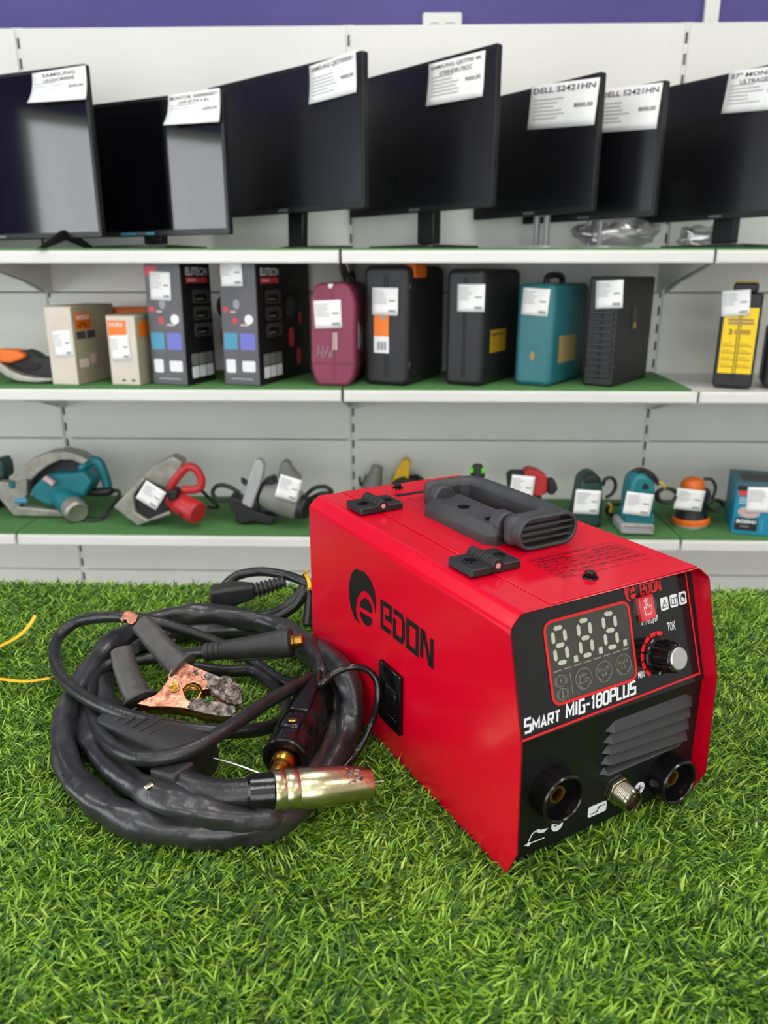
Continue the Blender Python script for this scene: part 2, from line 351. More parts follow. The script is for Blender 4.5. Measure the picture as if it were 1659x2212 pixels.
def make_grass(NB, foot):
    x = rng.uniform(-.95, .95, NB*2); y = rng.uniform(.24, TY1-.006, NB*2)
    k = (np.abs(x) < .56*y+.2); fx, fy = foot(x, y); k &= ~((fx > .004) & (fx < .197) & (fy > .02) & (fy < .35)); x, y = x[k][:NB], y[k][:NB]; n = len(x)
    # tufts: blades grow in small bunches that lean the same way
    fld = (np.sin(x*37+np.sin(y*29)*2)+np.sin(y*41+np.sin(x*31+1)*2.2))*1.3
    th = np.where(rng.random(n) < .62, .25, PI-.1)+fld*.28+rng.normal(0, .62, n)
    L = rng.uniform(.012, .023, n); wd = rng.uniform(.0013, .0022, n); lean = np.clip(rng.normal(1.12, .25, n), .3, 1.45); curl = rng.uniform(.0, .45, n)
    tw = rng.uniform(-1.0, 1.0, n)
    dx, dy = np.cos(th), np.sin(th); S = 4
    px, py, pz = x.copy(), y.copy(), np.full(n, .002); V = np.zeros((n, 2*S-1, 3), np.float32); a = lean*.62
    for s in range(S):
        u = s/(S-1); hw = wd*(1-.3*u**2)/2 if s < S-1 else wd*0
        cx_, cy_ = -dy*np.cos(tw), dx*np.cos(tw); cz_ = np.sin(tw)*.8
        if s < S-1:
            V[:, 2*s] = np.stack([px+cx_*hw, py+cy_*hw, pz+cz_*hw], 1); V[:, 2*s+1] = np.stack([px-cx_*hw, py-cy_*hw, pz-cz_*hw], 1)
        else: V[:, 2*s] = np.stack([px, py, pz], 1)
        st = L/(S-1); px = px+dx*np.sin(a)*st; py = py+dy*np.sin(a)*st; pz = np.maximum(pz+np.cos(a)*st, .003); a = a+lean*.22+curl*.3
    base = (np.arange(n)*(2*S-1))[:, None]
    q = np.concatenate([base+np.array([0, 1, 3, 2]), base+np.array([2, 3, 5, 4])], 1).reshape(-1, 4); tr = base+np.array([4, 5, 6])
    me = bpy.data.meshes.new('grass_blades'); me.vertices.add(n*7); me.vertices.foreach_set('co', V.reshape(-1))
    nl = q.size+tr.size; me.loops.add(nl); me.loops.foreach_set('vertex_index', np.concatenate([q.reshape(-1), tr.reshape(-1)]).astype(np.int32))
    npl = len(q)+n; me.polygons.add(npl); ls = np.concatenate([np.arange(len(q))*4, q.size+np.arange(n)*3]).astype(np.int32)
    me.polygons.foreach_set('loop_start', ls); me.update(calc_edges=True)
    tone = np.clip(np.where(rng.random(n) < .5, rng.beta(2, 6, n), rng.beta(6, 3, n))+.05*np.sin(x*23+y*17), 0, 1); tone = np.where(rng.random(n) < .05, .97, tone)
    at = me.attributes.new('tone', 'FLOAT', 'POINT'); at.data.foreach_set('value', np.repeat(tone, 7).astype(np.float32))
    me.polygons.foreach_set('use_smooth', np.ones(npl, bool))
    me.materials.append(MAT['grass_blade']); o = bpy.data.objects.new('grass_blades', me); COL.objects.link(o); o.parent = turf; o['kind'] = 'stuff'; return o
# ------------------------------------------------------------------ welding machine
L, W, H, HS, CH, TT, CN = .3577, .2006, .1986, .1891, .0111, .0218, .1086
mo = Matrix.Rotation(YAW, 4, 'Z') @ Vector((.0945, .4583, 0)); mrz = math.radians(28.935)+YAW
wm = thing('welding_machine', 'red portable welding inverter with black front panel and folding handle', 'welding machine', (mo.x, mo.y, T0), mrz)
WM = ROOTM[wm]; WI = WM.inverted()
def reg(x0, y0, x1): k = (x1-x0)/1659; return lambda x, y: (x0+k*x, y0+k*y)
R1 = reg(640, 1000, 1260); R2 = reg(1060, 1180, 1600); R4 = reg(1100, 1220, 1560); R3 = reg(80, 1200, 840); RH = reg(880, 1010, 1260)
class Frame:
    def __init__(s, o, ex, ey): s.o, s.ex, s.ey = Vector(o), Vector(ex).normalized(), Vector(ey).normalized(); s.n = s.ex.cross(s.ey); s.M = fm(s.ex, s.ey, s.n, s.o)
    def px(s, u, v, off=0):
        o = WM @ (s.o+s.n*off); p = WI @ hitp(u, v, o, (WM.to_3x3() @ s.n)) - s.o; return Vector((p.dot(s.ex), p.dot(s.ey)))
RB, RT = .0125, .0390
FU = Frame((0, RB, CN), (1, 0, 0), (0, RT-RB, H-CN)); FL = Frame((0, RB, 0), (1, 0, 0), (0, 0, 1))
FT = Frame((0, 0, H+.0009), (1, 0, 0), (0, 1, 0)); FS = Frame((0, 0, 0), (0, -1, 0), (0, 0, 1))
def fb(c):
    P = [(-.006, .0095), (.0, .0065), (.0203, -.002), (CN, 0), (H, TT)]
    for (c0, b0), (c1, b1) in zip(P[:-1], P[1:]):
        if c <= c1+1e-9: return b0+(b1-b0)*(c-c0)/(c1-c0)
    return TT
def fillet(A, B, C, r, k=4):
    A, B, C = Vector(A), Vector(B), Vector(C); d1 = (A-B).normalized(); d2 = (C-B).normalized(); p, q = B+d1*r, B+d2*r
    return [tuple(p*(1-t)**2+B*2*t*(1-t)+q*t*t) for t in [i/k for i in range(k+1)]]
lf = [(0, -.005), (0, .0203), (0, .06), (0, CN), (0, .15)]+fillet((0, .15), (0, HS), (CH, H), .0034)+fillet((0, HS), (CH, H), (.05, H), .0034)
prof = lf+[(.05, H), (.1, H), (W-.05, H)]+[(W-a, c) for a, c in lf[::-1]]
vs = []; n = len(prof)
for a, c in prof: vs += [(a, fb(c), c), (a, L, c)]
sh = MB().add(vs, [(2*i, 2*i+2, 2*i+3, 2*i+1) for i in range(n-1)]).build('shell', 'red_paint', wm, recalc=False, ang=60)
bm = bmesh.new(); bm.from_mesh(sh.data); bm.faces.ensure_lookup_table(); bm.normal_update()
if bm.faces[1].normal.x > 0: bmesh.ops.reverse_faces(bm, faces=bm.faces)
bm.to_mesh(sh.data); bm.free()
md = sh.modifiers.new('thick', 'SOLIDIFY'); md.thickness = .0015; md.offset = -1
md = sh.modifiers.new('normals', 'WEIGHTED_NORMAL'); md.keep_sharp = True; md.weight = 100
# hinged lid sheet on top
MB().box(((.0385+W-CH-.001)/2, (TT+.0006+L)/2, H+.00045), (W-CH-.001-.0385, L-TT-.0012, .0009)).build('lid', 'red_paint', wm, bevel=.0004, seg=1)
MB().box((W/2, L-.006, (H-.006)/2), (W-.0035, .002, H-.01)).build('rear_panel', 'black_matte', wm)
MB().box((W/2, L/2+.008, .001), (W-.004, L-.03, .003)).build('bottom_plate', 'black_matte', wm)
# front panel: slanted upper face, upright lower face
up_h = math.hypot(RT-RB, H-CN)
MB(FU.M).prism([(.0017, -.006), (W-.0017, -.006), (W-.0017, up_h-.013), (W-.014, up_h-.0015), (.014, up_h-.0015), (.0017, up_h-.013)], -.004, 0).build('control_panel', 'black_gloss', wm, label='glossy black slanted control panel')
fp = MB(FL.M).box((W/2, CN/2, -.002), (W-.0034, CN, .004)).build('front_panel', 'black_panel', wm, label='matt black lower front panel')
def px_poly(fr, R, pts, off=0): return [fr.px(*R(x, y), off) for x, y in pts]
E1 = .0003
# red line around the control panel
ln = px_poly(FU, R2, [(1290, 176), (1388, 842), (1040, 968)]); y_cr = .0012
m = MB(FU.M); rl = FU.px(*R2(215, 1290)); rr_ = FU.px(*R2(1386, 842)); m.stroke([(ln[0].x, up_h-.006), (rr_.x, rr_.y), (.003, rl.y-(rr_.y-rl.y)*(rl.x-.003)/(rr_.x-rl.x))], .0017, E1); m.build('red_border', 'red_print', wm)
# display
dc = px_poly(FU, R2, [(338, 520), (900, 358), (976, 872), (428, 1060)])
dx0, dx1 = (dc[0].x+dc[3].x)/2, (dc[1].x+dc[2].x)/2; dy0, dy1 = (dc[2].y+dc[3].y)/2, (dc[0].y+dc[1].y)/2
dp = MB(FU.M).prism(rrect(dx0, dy0, dx1, dy1, .007), -.001, .0002).build('display', 'screen_grey', wm, label='grey display window with unlit digits')
MB(FU.M).stroke(rrect(dx0, dy0, dx1, dy1, .007), .0022, E1+.0002, True).build('display_frame', 'red_print', wm)
SEG = {'a': ((.16, 1), (.84, 1)), 'd': ((.16, 0), (.84, 0)), 'g': ((.16, .5), (.84, .5)), 'f': ((.06, .93), (.06, .57)), 'b': ((.94, .93), (.94, .57)), 'e': ((.06, .43), (.06, .07)), 'c': ((.94, .43), (.94, .07))}
def digit(cor):
    c = px_poly(FU, R4, cor); o = c[3]; ex = c[2]-c[3]; ey = c[0]-c[3]; m = MB(FU.M); tk = .0017
    P = lambda p: o+ex*p[0]+ey*p[1]
    for s, (p, q) in SEG.items():
        A, B = P(p), P(q); d = (B-A).normalized(); nn = Vector((-d.y, d.x))*tk
        m.flat([A, A+d*tk+nn, B-d*tk+nn, B, B-d*tk-nn, A+d*tk-nn], .0006)
    m.build('digit', 'digit_white', dp)
digit([(322, 505), (428, 480), (462, 745), (358, 775)]); digit([(522, 445), (626, 420), (656, 690), (555, 715)]); digit([(716, 388), (820, 366), (850, 630), (748, 648)])
m = MB(FU.M)
for x, y in ((515, 731), (708, 667), (898, 606)):
    c = FU.px(*R4(x, y)); m.flat([(c.x-.0019, c.y-.0024), (c.x+.0019, c.y-.0024), (c.x+.0021, c.y+.0024), (c.x-.0017, c.y+.0024)], .0006)
m.build('decimal_points', 'digit_white', dp)
m = MB(FU.M); A = FU.px(*R4(335, 840)); B = FU.px(*R4(940, 642))
for k in range(8):
    p = A.lerp(B, k/8+.008); q = A.lerp(B, (k+1)/8-.02); m.stroke([p, q], .001, .0006)
A = FU.px(*R4(468, 845)); B = FU.px(*R4(492, 1012)); m.stroke([A, B], .0006, .0006); m.build('dashed_rule', 'icon_grey', dp)
def icon(x, y, r, arcs, extra=None):
    c = FU.px(*R4(x, y)); m = MB(FU.M); m.stroke(circ(c.x, c.y, r), .0005, .0006, True)
    for a0, a1, rr in arcs: m.stroke(circ(c.x, c.y, rr, 8, a0, a1), .0005, .0006)
    if extra: extra(m, c)
    m.build('icon', 'icon_grey', dp)
def flux(s):
    def g(m, c): put_text(m, 'FLUX', (c.x-.0052, c.y+.0006), (.0104, .0006), (0, .0026), .0006, .01); put_text(m, s, (c.x-.0026, c.y-.0036), (.0052, .0003), (0, .0028), .0006, .01)
    return g
def torch_ic(m, c):
    m.stroke([(c.x-.0045, c.y+.0018), (c.x+.003, c.y+.0022), (c.x+.003, c.y+.0036), (c.x-.0045, c.y+.0032)], .0005, .0006, True)
    m.stroke([(c.x-.0035, c.y+.0016), (c.x-.0045, c.y-.003), (c.x+.0045, c.y-.0022)], .0005, .0006); put_text(m, 'MMA', (c.x+.0005, c.y-.0016), (.005, .0003), (0, .0018), .0006)
icon(578, 885, .0079, [(200, 250, .0066), (290, 340, .0066)], torch_ic)
icon(736, 832, .0079, [(200, 250, .0066), (290, 340, .0066)], flux('0.8')); icon(886, 775, .0079, [(200, 250, .0066), (290, 340, .0066)], flux('1.0'))
bolt = lambda m, c: m.flat([(c.x+.0006, c.y+.0028), (c.x-.0012, c.y-.0004), (c.x, c.y-.0002), (c.x-.0006, c.y-.0028), (c.x+.0012, c.y+.0006), (c.x, c.y+.0003)], .0006)
thermo = lambda m, c: (m.stroke([(c.x, c.y-.001), (c.x, c.y+.0026)], .0009, .0006), m.flat(circ(c.x, c.y-.0018, .0011, 10), .0006))
icon(398, 905, .0042, [(140, 220, .0056), (-40, 40, .0056)], bolt); icon(415, 1008, .0042, [(140, 220, .0056), (-40, 40, .0056)], thermo)
# lettering on the front
def px_text(name, s, fr, R, p0, p1, h, mt, bold=.0, shear=0.0, parent=None, space=1.0):
    a, b = fr.px(*R(*p0)), fr.px(*R(*p1)); ex = b-a; d = ex.normalized(); ey = Vector((-d.y, d.x))*h+d*h*shear
    put_text(MB(fr.M), s, a, ex-d*h*shear, ey, E1+.0001, bold, space=space).build(name, mt, parent or wm, recalc=False)
a = FU.px(*R2(225, 1240)); b_ = FU.px(*R2(957, 975)); LW = (b_-a).length; d = Vector((1, (b_-a).y/(b_-a).x)).normalized(); up = Vector((-d.y, d.x)); m = MB(FU.M); hh = .0092
GLY = {'S': [((1, 1), (0, 1), (0, .52), (1, .48), (1, 0), (0, 0))], 'M': [((0, 0), (0, 1), (.5, .3), (1, 1), (1, 0))], 'A': [((0, 0), (.5, 1), (1, 0)), ((.22, .28), (.78, .28))], 'R': [((0, 0), (0, 1), (1, 1), (1, .48), (.15, .48)), ((.5, .48), (1, 0))], 'T': [((0, 1), (1, 1)), ((.5, 1), (.5, 0))], 'I': [((.5, 0), (.5, 1))], 'G': [((1, 1), (0, 1), (0, 0), (1, 0), (1, .5), (.55, .5))], '-': [((0, .5), (1, .5))], '1': [((.0, .82), (.6, 1), (.6, 0))], '8': [((0, .14), (.2, 0), (.8, 0), (1, .14), (1, .40), (.86, .5), (1, .6), (1, .86), (.8, 1), (.2, 1), (0, .86), (0, .6), (.14, .5), (0, .40), None), ((.1, .5), (.9, .5))], '0': [((0, .14), (.2, 0), (.8, 0), (1, .14), (1, .86), (.8, 1), (.2, 1), (0, .86), None)], 'P': [((0, 0), (0, 1), (1, 1), (1, .45), (.1, .45))], 'L': [((0, 1), (0, 0), (1, 0))], 'U': [((0, 1), (0, 0), (1, 0), (1, 1))]}
WID = {'S': 1.0, 'M': 1.25, 'I': .3, '-': .6, '1': .5, 'L': .85, ' ': .45}
txt = 'SMART MIG-180PLUS'; tot = sum(WID.get(ch, .95)*(.86 if 0 < i < 5 else 1)+.42 for i, ch in enumerate(txt))-.42; x_ = 0
for i, ch in enumerate(txt):
    k = .78 if 0 < i < 5 else 1; wd_ = WID.get(ch, .95)*(.86 if 0 < i < 5 else 1)/tot*LW
    for st in GLY.get(ch, []):
        pts = [a+d*(x_+p[0]*wd_+p[1]*hh*k*.2)+up*(hh*k*p[1]) for p in st if p is not None]; m.stroke(pts, .00185*(1 if k == 1 else .88), E1, st[-1] is None)
    x_ += wd_+.42/tot*LW
m.build('model_lettering', 'white_print', wm, recalc=False, label='white SMART MIG-180PLUS lettering')
px_text('button_caption', 'ФУНКЦИИ', FU, R4, (1030, 489), (1158, 448), .0068, 'white_print', .01)
px_text('dial_caption', 'ТОК', FU, R4, (1232, 520), (1293, 503), .0072, 'white_print', .012)
px_text('minimum_caption', 'MIN', FU, R4, (1005, 889), (1052, 873), .0052, 'white_print', .008)
# brand mark: crescent and split disc, then four letters
CRES = [(350,612),(395,630),(430,675),(455,740),(462,810),(458,870),(450,820),(430,770),(400,738),(375,745),(352,790),(345,850),(355,900),(375,937),(340,900),(318,840),(306,770),(305,710),(315,655),(330,622)]
DISC1 = [(366,830),(374,797),(395,780),(417,790),(435,828),(441,872)]; DISC2 = [(368,856),(441,900),(438,928),(425,945),(402,938),(382,910),(371,882)]
cres = px_poly(FS, R1, CRES); d1 = px_poly(FS, R1, DISC1); d2 = px_poly(FS, R1, DISC2)
allp = cres+d1+d2; lx0 = min(p.x for p in allp); lx1 = max(p.x for p in allp); ly0 = min(p.y for p in allp); ly1 = max(p.y for p in allp)
GL = {'e': [((1, .0), (.0, .0), (.0, 1), (1, 1), (1, .5), (.36, .5))], 'd': [((.0, .72), (.0, .0), (.8, .0), (1, .18), (1, .82), (.8, 1), (-.1, 1))], 'o': [((0, 0), (1, 0), (1, 1), (0, 1), None)], 'n': [((0, 0), (0, 1.0), (.18, 1), (.82, 0), (1, 0), (1, 1))]}
def brand(mb, place, z, tk):
    for poly in (cres, d1, d2):
        q = [place(((p.x-lx0)/(lx1-lx0), (p.y-ly0)/(ly1-ly0)), 0) for p in poly]; mb.flat(q, z)
    for i, g in enumerate('edon'):
        for st in GL[g]:
            cl = st[-1] is None; pts = [place((.06+.88*p[0], .1+.8*p[1]), i+1) for p in st if p is not None]; mb.stroke(pts, tk, z, cl)
ea, eb, et, nb, nt_ = [FS.px(*R1(*p)) for p in ((490, 960), (543, 1003), (492, 790), (790, 1195), (790, 1000))]
def place_side(p, i):
    if i == 0: return Vector((lx0+(lx1-lx0)*p[0], ly0+(ly1-ly0)*p[1]))
    x0_, x1_ = ea.x+.001, nb.x-.0008; wl = (x1_-x0_)*.205; gp = (x1_-x0_-4*wl)/3; xx = x0_+(i-1)*(wl+gp)
    y0_, y1_ = .1147, .1440; return Vector((xx+wl*p[0]+(.0 if i else 0), y0_+(y1_-y0_)*p[1]))
m = MB(FS.M); brand(m, place_side, .0003, .0052); m.build('side_logo', 'black_print', wm, recalc=False, label='black EDON logo on the red side')
la, lb, lc, ld_ = [FU.px(*R4(*p)) for p in ((905, 300), (1005, 285), (1018, 243), (1180, 205))]; lt = FU.px(*R4(1172, 145))
def place_front(p, i):
    if i == 0: return Vector((la.x+(lb.x-la.x)*p[0], la.y+.0005+.0195*p[1]))
    x0_, x1_ = lc.x+.001, ld_.x; wl = (x1_-x0_)*.20; gp = (x1_-x0_-4*wl)/3
    return Vector((x0_+(i-1)*(wl+gp)+wl*p[0], lc.y+(ld_.y-lc.y)*(i-1)/4*.5+.0098*p[1]))
m = MB(FU.M); brand(m, place_front, E1, .0016); m.build('front_logo', 'red_print', wm, recalc=False, label='small red EDON logo on the control panel')
# function button under clear film
bc = FU.px(*R4(1075, 335), .003); M = FU.M @ Matrix.Translation((bc.x, bc.y, 0)) @ Matrix.Rotation(math.radians(4), 4, 'Z')
bt = MB(M).prism(rrect(-.0078, -.0098, .0078, .0098, .0012), -.001, .0035).build('function_button', 'button_red', wm, bevel=.0006)
hand = [(-.003, -.005), (.003, -.005), (.0042, -.002), (.0042, .001), (.003, .0016), (.0016, .0018), (.0004, .002), (-.0002, .0058), (-.0012, .0062), (-.0016, .0056), (-.0014, .0), (-.0034, .0012), (-.0042, .0008), (-.0036, -.0012)]
m = MB(M); m.stroke(hand, .0006, .0037, True); m.stroke(circ(-.0008, .0055, .0022, 10, 0, 180), .0005, .0037)
for k in range(3): m.stroke([(.0004+k*.0012, .0), (.0004+k*.0012, .0018)], .0004, .0037)
m.build('hand_symbol', 'white_print', bt, recalc=False)
m = MB(M); pl = [(-.0125, -.001), (-.0085, -.0125), (.0, -.0122), (.0085, -.0108), (.0135, .002), (.0095, .0112), (.0, .0125), (-.009, .0112)]
m.prism(pl, .0, .0052, taper=.68).build('clear_film', 'clear_film', bt)
# pictogram plates
for (x, y), kind in (((1207, 303), 't'), ((1280, 280), 'b'), ((1348, 258), 'f')):
    c = FU.px(*R4(x, y)); g = MB(FU.M).prism(rrect(c.x-.0042, c.y-.0052, c.x+.0042, c.y+.0052, .0015, 3), -.0005, .0004).build('pictogram', 'white_print', wm)
    m = MB(FU.M)
    if kind == 't': m.stroke([(c.x-.003, c.y-.003), (c.x+.003, c.y-.003), (c.x, c.y+.003)], .0006, .0006, True); m.stroke([(c.x, c.y-.002), (c.x, c.y+.0012)], .0006, .0006)
    elif kind == 'b':
        m.stroke([(c.x-.003, c.y-.0026), (c.x-.003, c.y+.0026), (c.x, c.y+.002), (c.x+.003, c.y+.0026), (c.x+.003, c.y-.0026), (c.x, c.y-.0032)], .0006, .0006, True); m.stroke([(c.x, c.y-.003), (c.x, c.y+.002)], .0006, .0006)
    else: m.flat([(c.x-.0026, c.y+.001), (c.x-.001, c.y+.0036), (c.x+.0026, c.y+.0034), (c.x+.003, c.y-.0004), (c.x+.0006, c.y-.0002), (c.x+.0002, c.y+.001)], .0006); m.stroke([(c.x-.0024, c.y+.001), (c.x-.0022, c.y-.003), (c.x+.0014, c.y-.0032), (c.x+.002, c.y-.0005)], .0006, .0006)
    m.build('symbol', 'black_print', g, recalc=False)
# dial with red scale
KH = .021; kc = FU.px(*R4(1322, 732), KH); m = MB(FU.M)
kr = FU.px(*R4(1012, 690)); RS = max(.018, (kc-kr).length*.93)
for k in range(7):
    a0 = 222-k*24.5; m.add([(kc.x+r*math.cos(math.radians(a)), kc.y+r*math.sin(math.radians(a)), E1) for r, a in ((RS, a0+10), (RS, a0), (RS, a0-10), (RS*.8, a0-10), (RS*.8, a0), (RS*.8, a0+10))], [(0, 1, 2, 3, 4, 5)])
m.build('dial_scale', 'red_print', wm, recalc=False, label='ring of red scale segments')
m = MB(FU.M); pr = []
for k in range(72):
    a = 2*PI*k/72; r = .0132-.0011*max(0, math.cos(a*9))**.6 if math.cos(a*9) > 0 else .0132; pr.append((kc.x+r*math.cos(a), kc.y+r*math.sin(a)))
m.prism(pr, .004, KH-.0005, taper=.86)
kn = m.build('dial_knob', 'black_gloss', wm, bevel=.0006, seg=1, blim=50, label='fluted black dial knob')
MB(FU.M).lathe([(.0, 0), (.0155, 0), (.0155, .003), (.013, .0046), (0, .0046)], (kc.x, kc.y, 0), (kc.x, kc.y, 1)).build('knob_skirt', 'black_gloss', kn)
MB(FU.M).lathe([(.0, KH-.001), (.0090, KH-.001), (.0090, KH+.0002), (.0082, KH+.0008), (0, KH+.0008)], (kc.x, kc.y, 0), (kc.x, kc.y, 1), 36).build('knob_cap', 'brushed', kn, label='round brushed metal cap')
m = MB(FU.M); a = math.radians(250); m.box((0, 0, 0), (.0012, .001, .0), Matrix.Translation((kc.x, kc.y, KH)))
MB(FU.M).stroke([(kc.x+.0125*math.cos(a), kc.y+.0125*math.sin(a)), (kc.x+.0150*math.cos(a), kc.y+.0150*math.sin(a))], .0012, .0046).build('pointer_mark', 'white_print', kn, recalc=False)
# louvres in the lower panel
LV = [[(822,1158),(1292,980),(1300,1038),(763,1228)], [(795,1243),(1287,1058),(1292,1112),(752,1302)], [(778,1318),(1277,1133),(1280,1190),(743,1372)], [(762,1393),(1268,1211),(1270,1264),(735,1444)], [(748,1468),(1252,1280),(1222,1302),(727,1512)]]
for q in LV:
    p = px_poly(FL, R2, q); o = .0055; tip = Vector((max(p[1].x, p[2].x)+.0045, p[1].y-.004))
    vs = [(p[0].x, p[0].y, .0001), (p[1].x, p[1].y, .0001), (tip.x, tip.y, .0001), (p[2].x, p[2].y, o), (p[3].x+.004, p[3].y+.0005, o), (p[3].x-.001, p[3].y, .0001), (p[3].x+.002, p[3].y-.0012, -.0005), (p[2].x, p[2].y-.0012, -.0005)]
    MB(FL.M).add([(p[3].x+.001, p[3].y-.0004, .0002), (p[2].x+.001, p[2].y-.0004, .0002), (p[2].x+.001, p[2].y-.0034, .0002), (p[3].x+.002, p[3].y-.0034, .0002)], [(0, 1, 2, 3)]).build('louver_gap', 'hole_black', wm)
    MB(FL.M).add(vs, [(0, 5, 4), (0, 4, 3, 1), (1, 3, 2), (4, 5, 6), (4, 6, 7, 3), (3, 7, 2), (0, 1, 2, 7, 6, 5)]).build('louver', 'louver_lit', wm, ang=20)
# output sockets
def socket(x, y):
    PR = .017; c = FL.px(*R2(x, y), PR); A = FL.M @ Vector((c.x, c.y, 0)); B = FL.M @ Vector((c.x, c.y, 1)); R = .0198
    s = MB().lathe([(R*.98, -.003), (R, 0), (R, PR-.0012), (R-.001, PR), (R-.0022, PR), (R-.003, PR-.001), (R-.0045, .003), (.009, .003), (.009, -.004), (0, -.004)], A, B, 40).build('output_socket', 'connector_black', wm, ang=30, label='round black output socket with brass contact')
    MB().lathe([(.0078, .0005), (.0078, .0082), (.0072, .009), (.0052, .009), (.0048, .0078), (.0046, -.003), (0, -.003)], A, B, 28).build('brass_contact', 'brass', s)
    m = MB(FL.M)
    for k in range(3): m.box((c.x-.006+k*.006, c.y-.0118, .0031), (.0028, .0018, .0006))
    m.build('socket_relief', 'connector_black', s)
socket(492, 1690); socket(1258, 1577)
# round multi pin connector with hexagon nut
PR = .017; c = FL.px(*R2(948, 1698), PR); A = FL.M @ Vector((c.x, c.y, 0)); B = FL.M @ Vector((c.x, c.y, 1))
pr = [(.0096, 0)]
for k in range(8): z = .0035+k*.0015; pr += [(.0092, z), (.0097, z+.00075)]
pr += [(.0092, PR-.001), (.0089, PR), (.0079, PR), (.0077, PR-.001), (.0077, .006), (0, .006)]
cn_ = MB().lathe(pr, A, B, 36).build('cable_connector', 'nickel', wm, ang=25, label='nickel threaded pin connector')
MB(FL.M).prism(circ(c.x, c.y, .0128, 6, 12, 372), 0, .0035).build('hex_nut', 'nickel', cn_, bevel=.0006)
for s in (-1, 1): MB(FL.M).lathe([(.0011, .006), (.0011, .0145), (.0006, .0152), (0, .0152)], (c.x+s*.0034, c.y+.0022, 0), (c.x+s*.0034, c.y+.0022, 1), 10).build('pin', 'nickel', cn_)
MB(FL.M).box((c.x, c.y-.0072, PR-.003), (.0018, .0014, .005)).build('key_lug', 'nickel', cn_)
# symbols on the lower panel
a, b = FL.px(*R2(655, 1760)), FL.px(*R2(762, 1725)); a = FL.px(*R2(706, 1743))
g = MB(FL.M).prism(rrect(a.x-.0098, a.y-.0048, a.x+.0098, a.y+.0048, .0018, 3), -.0005, .0004).build('polarity_plate', 'white_print', wm)
m = MB(FL.M); m.stroke([(a.x-.0075, a.y-.002), (a.x-.0005, a.y-.002), (a.x+.0015, a.y+.002), (a.x+.0075, a.y+.0022)], .0007, .0006); m.stroke(circ(a.x-.001, a.y-.0015, .0011, 10), .0005, .0006, True); m.stroke(circ(a.x+.001, a.y+.0012, .0011, 10), .0005, .0006, True); m.build('symbol', 'black_print', g, recalc=False)
def sign(x, y, plus):
    a = FL.px(*R2(x, y)); g = MB(FL.M).prism(circ(a.x, a.y, .0058), -.0005, .0004).build('polarity_sign', 'white_print', wm); m = MB(FL.M); m.stroke([(a.x-.0032, a.y), (a.x+.0032, a.y)], .0011, .0006)
    if plus: m.stroke([(a.x, a.y-.0032), (a.x, a.y+.0032)], .0011, .0006)
    m.build('symbol', 'black_print', g, recalc=False)
sign(985, 1605, True); sign(440, 1846, False)
m = MB(FL.M); P = lambda x, y: FL.px(*R2(x, y))
m.stroke([P(250, 1957), P(272, 1910), P(300, 1886)], .0011, E1); m.flat([P(296, 1892), P(310, 1876), P(332, 1880), P(380, 1868), P(352, 1897), P(322, 1903)], E1)
m.stroke([P(222, 1986), P(240, 1980)], .0008, E1); m.flat(circ(*P(249, 1976), .0019, 12), E1); m.stroke([P(258, 1970), P(355, 1932)], .0009, E1)
m.build('torch_symbol', 'white_print', wm, recalc=False)
# hinges
def hinge(b0, b1):
    a0, a1, am = .0165, .0640, .0402; z = H+.0009
    for s, (x0, x1) in enumerate(((a0, am-.001), (am+.001, a1))):
        h = MB().prism(rrect(x0, b0, x1, b1, .002, 3), z, z+.0068).build('hinge_leaf', 'black_matte', wm, bevel=.0012)
        cc = ((x0+x1)/2+(-.001 if s == 0 else .002), (b0+b1)/2)
        MB().lathe([(0, z+.0068), (.0062, z+.0068), (.0062, z+.0071), (.0048, z+.0071), (.004, z+.0060+.0012), (0, z+.0072)], (cc[0], cc[1], 0), (cc[0], cc[1], 1), 20).build('screw_head', 'black_gloss', h)
        m = MB()
        for k in range(6): m.box((.0029*math.cos(k*PI/3), .0029*math.sin(k*PI/3), 0), (.0012, .0012, .0008), Matrix.Translation((cc[0], cc[1], z+.0074)))
        m.build('screw_lobes', 'black_gloss', h)
    for k in range(4):
        y0 = b0-.001+(b1-b0+.002)*k/4; y1 = b0-.001+(b1-b0+.002)*(k+1)/4-.0008
        MB().cyl((am, y0, z+.0066), (am, y1, z+.0066), .0056, n=20).build('hinge_knuckle', 'black_matte', wm, bevel=.0007)
    MB().cyl((am, b0-.0016, z+.0066), (am, b0, z+.0066), .0022, n=14).build('hinge_pin', 'pin_pink', wm)
hinge(.0875, .1215); hinge(.2705, .304)
def bolt_head(a, b):
    z = H+.0009; o = MB().lathe([(0, z), (.0062, z), (.006, z+.0012), (.0048, z+.0016)], (a, b, 0), (a, b, 1), 24).build('top_bolt', 'black_gloss', wm)
    MB().prism(circ(a, b, .0046, 6), z+.001, z+.0052).build('hex_head', 'black_gloss', o, bevel=.0006); MB().stroke([(a-.0024, b), (a+.0024, b)], .0008, z+.0053).stroke([(a, b-.0024), (a, b+.0024)], .0008, z+.0053).build('cross_recess', 'black_matte', o, recalc=False)
bolt_head(.0973, .046); bolt_head(.0971, .3407)
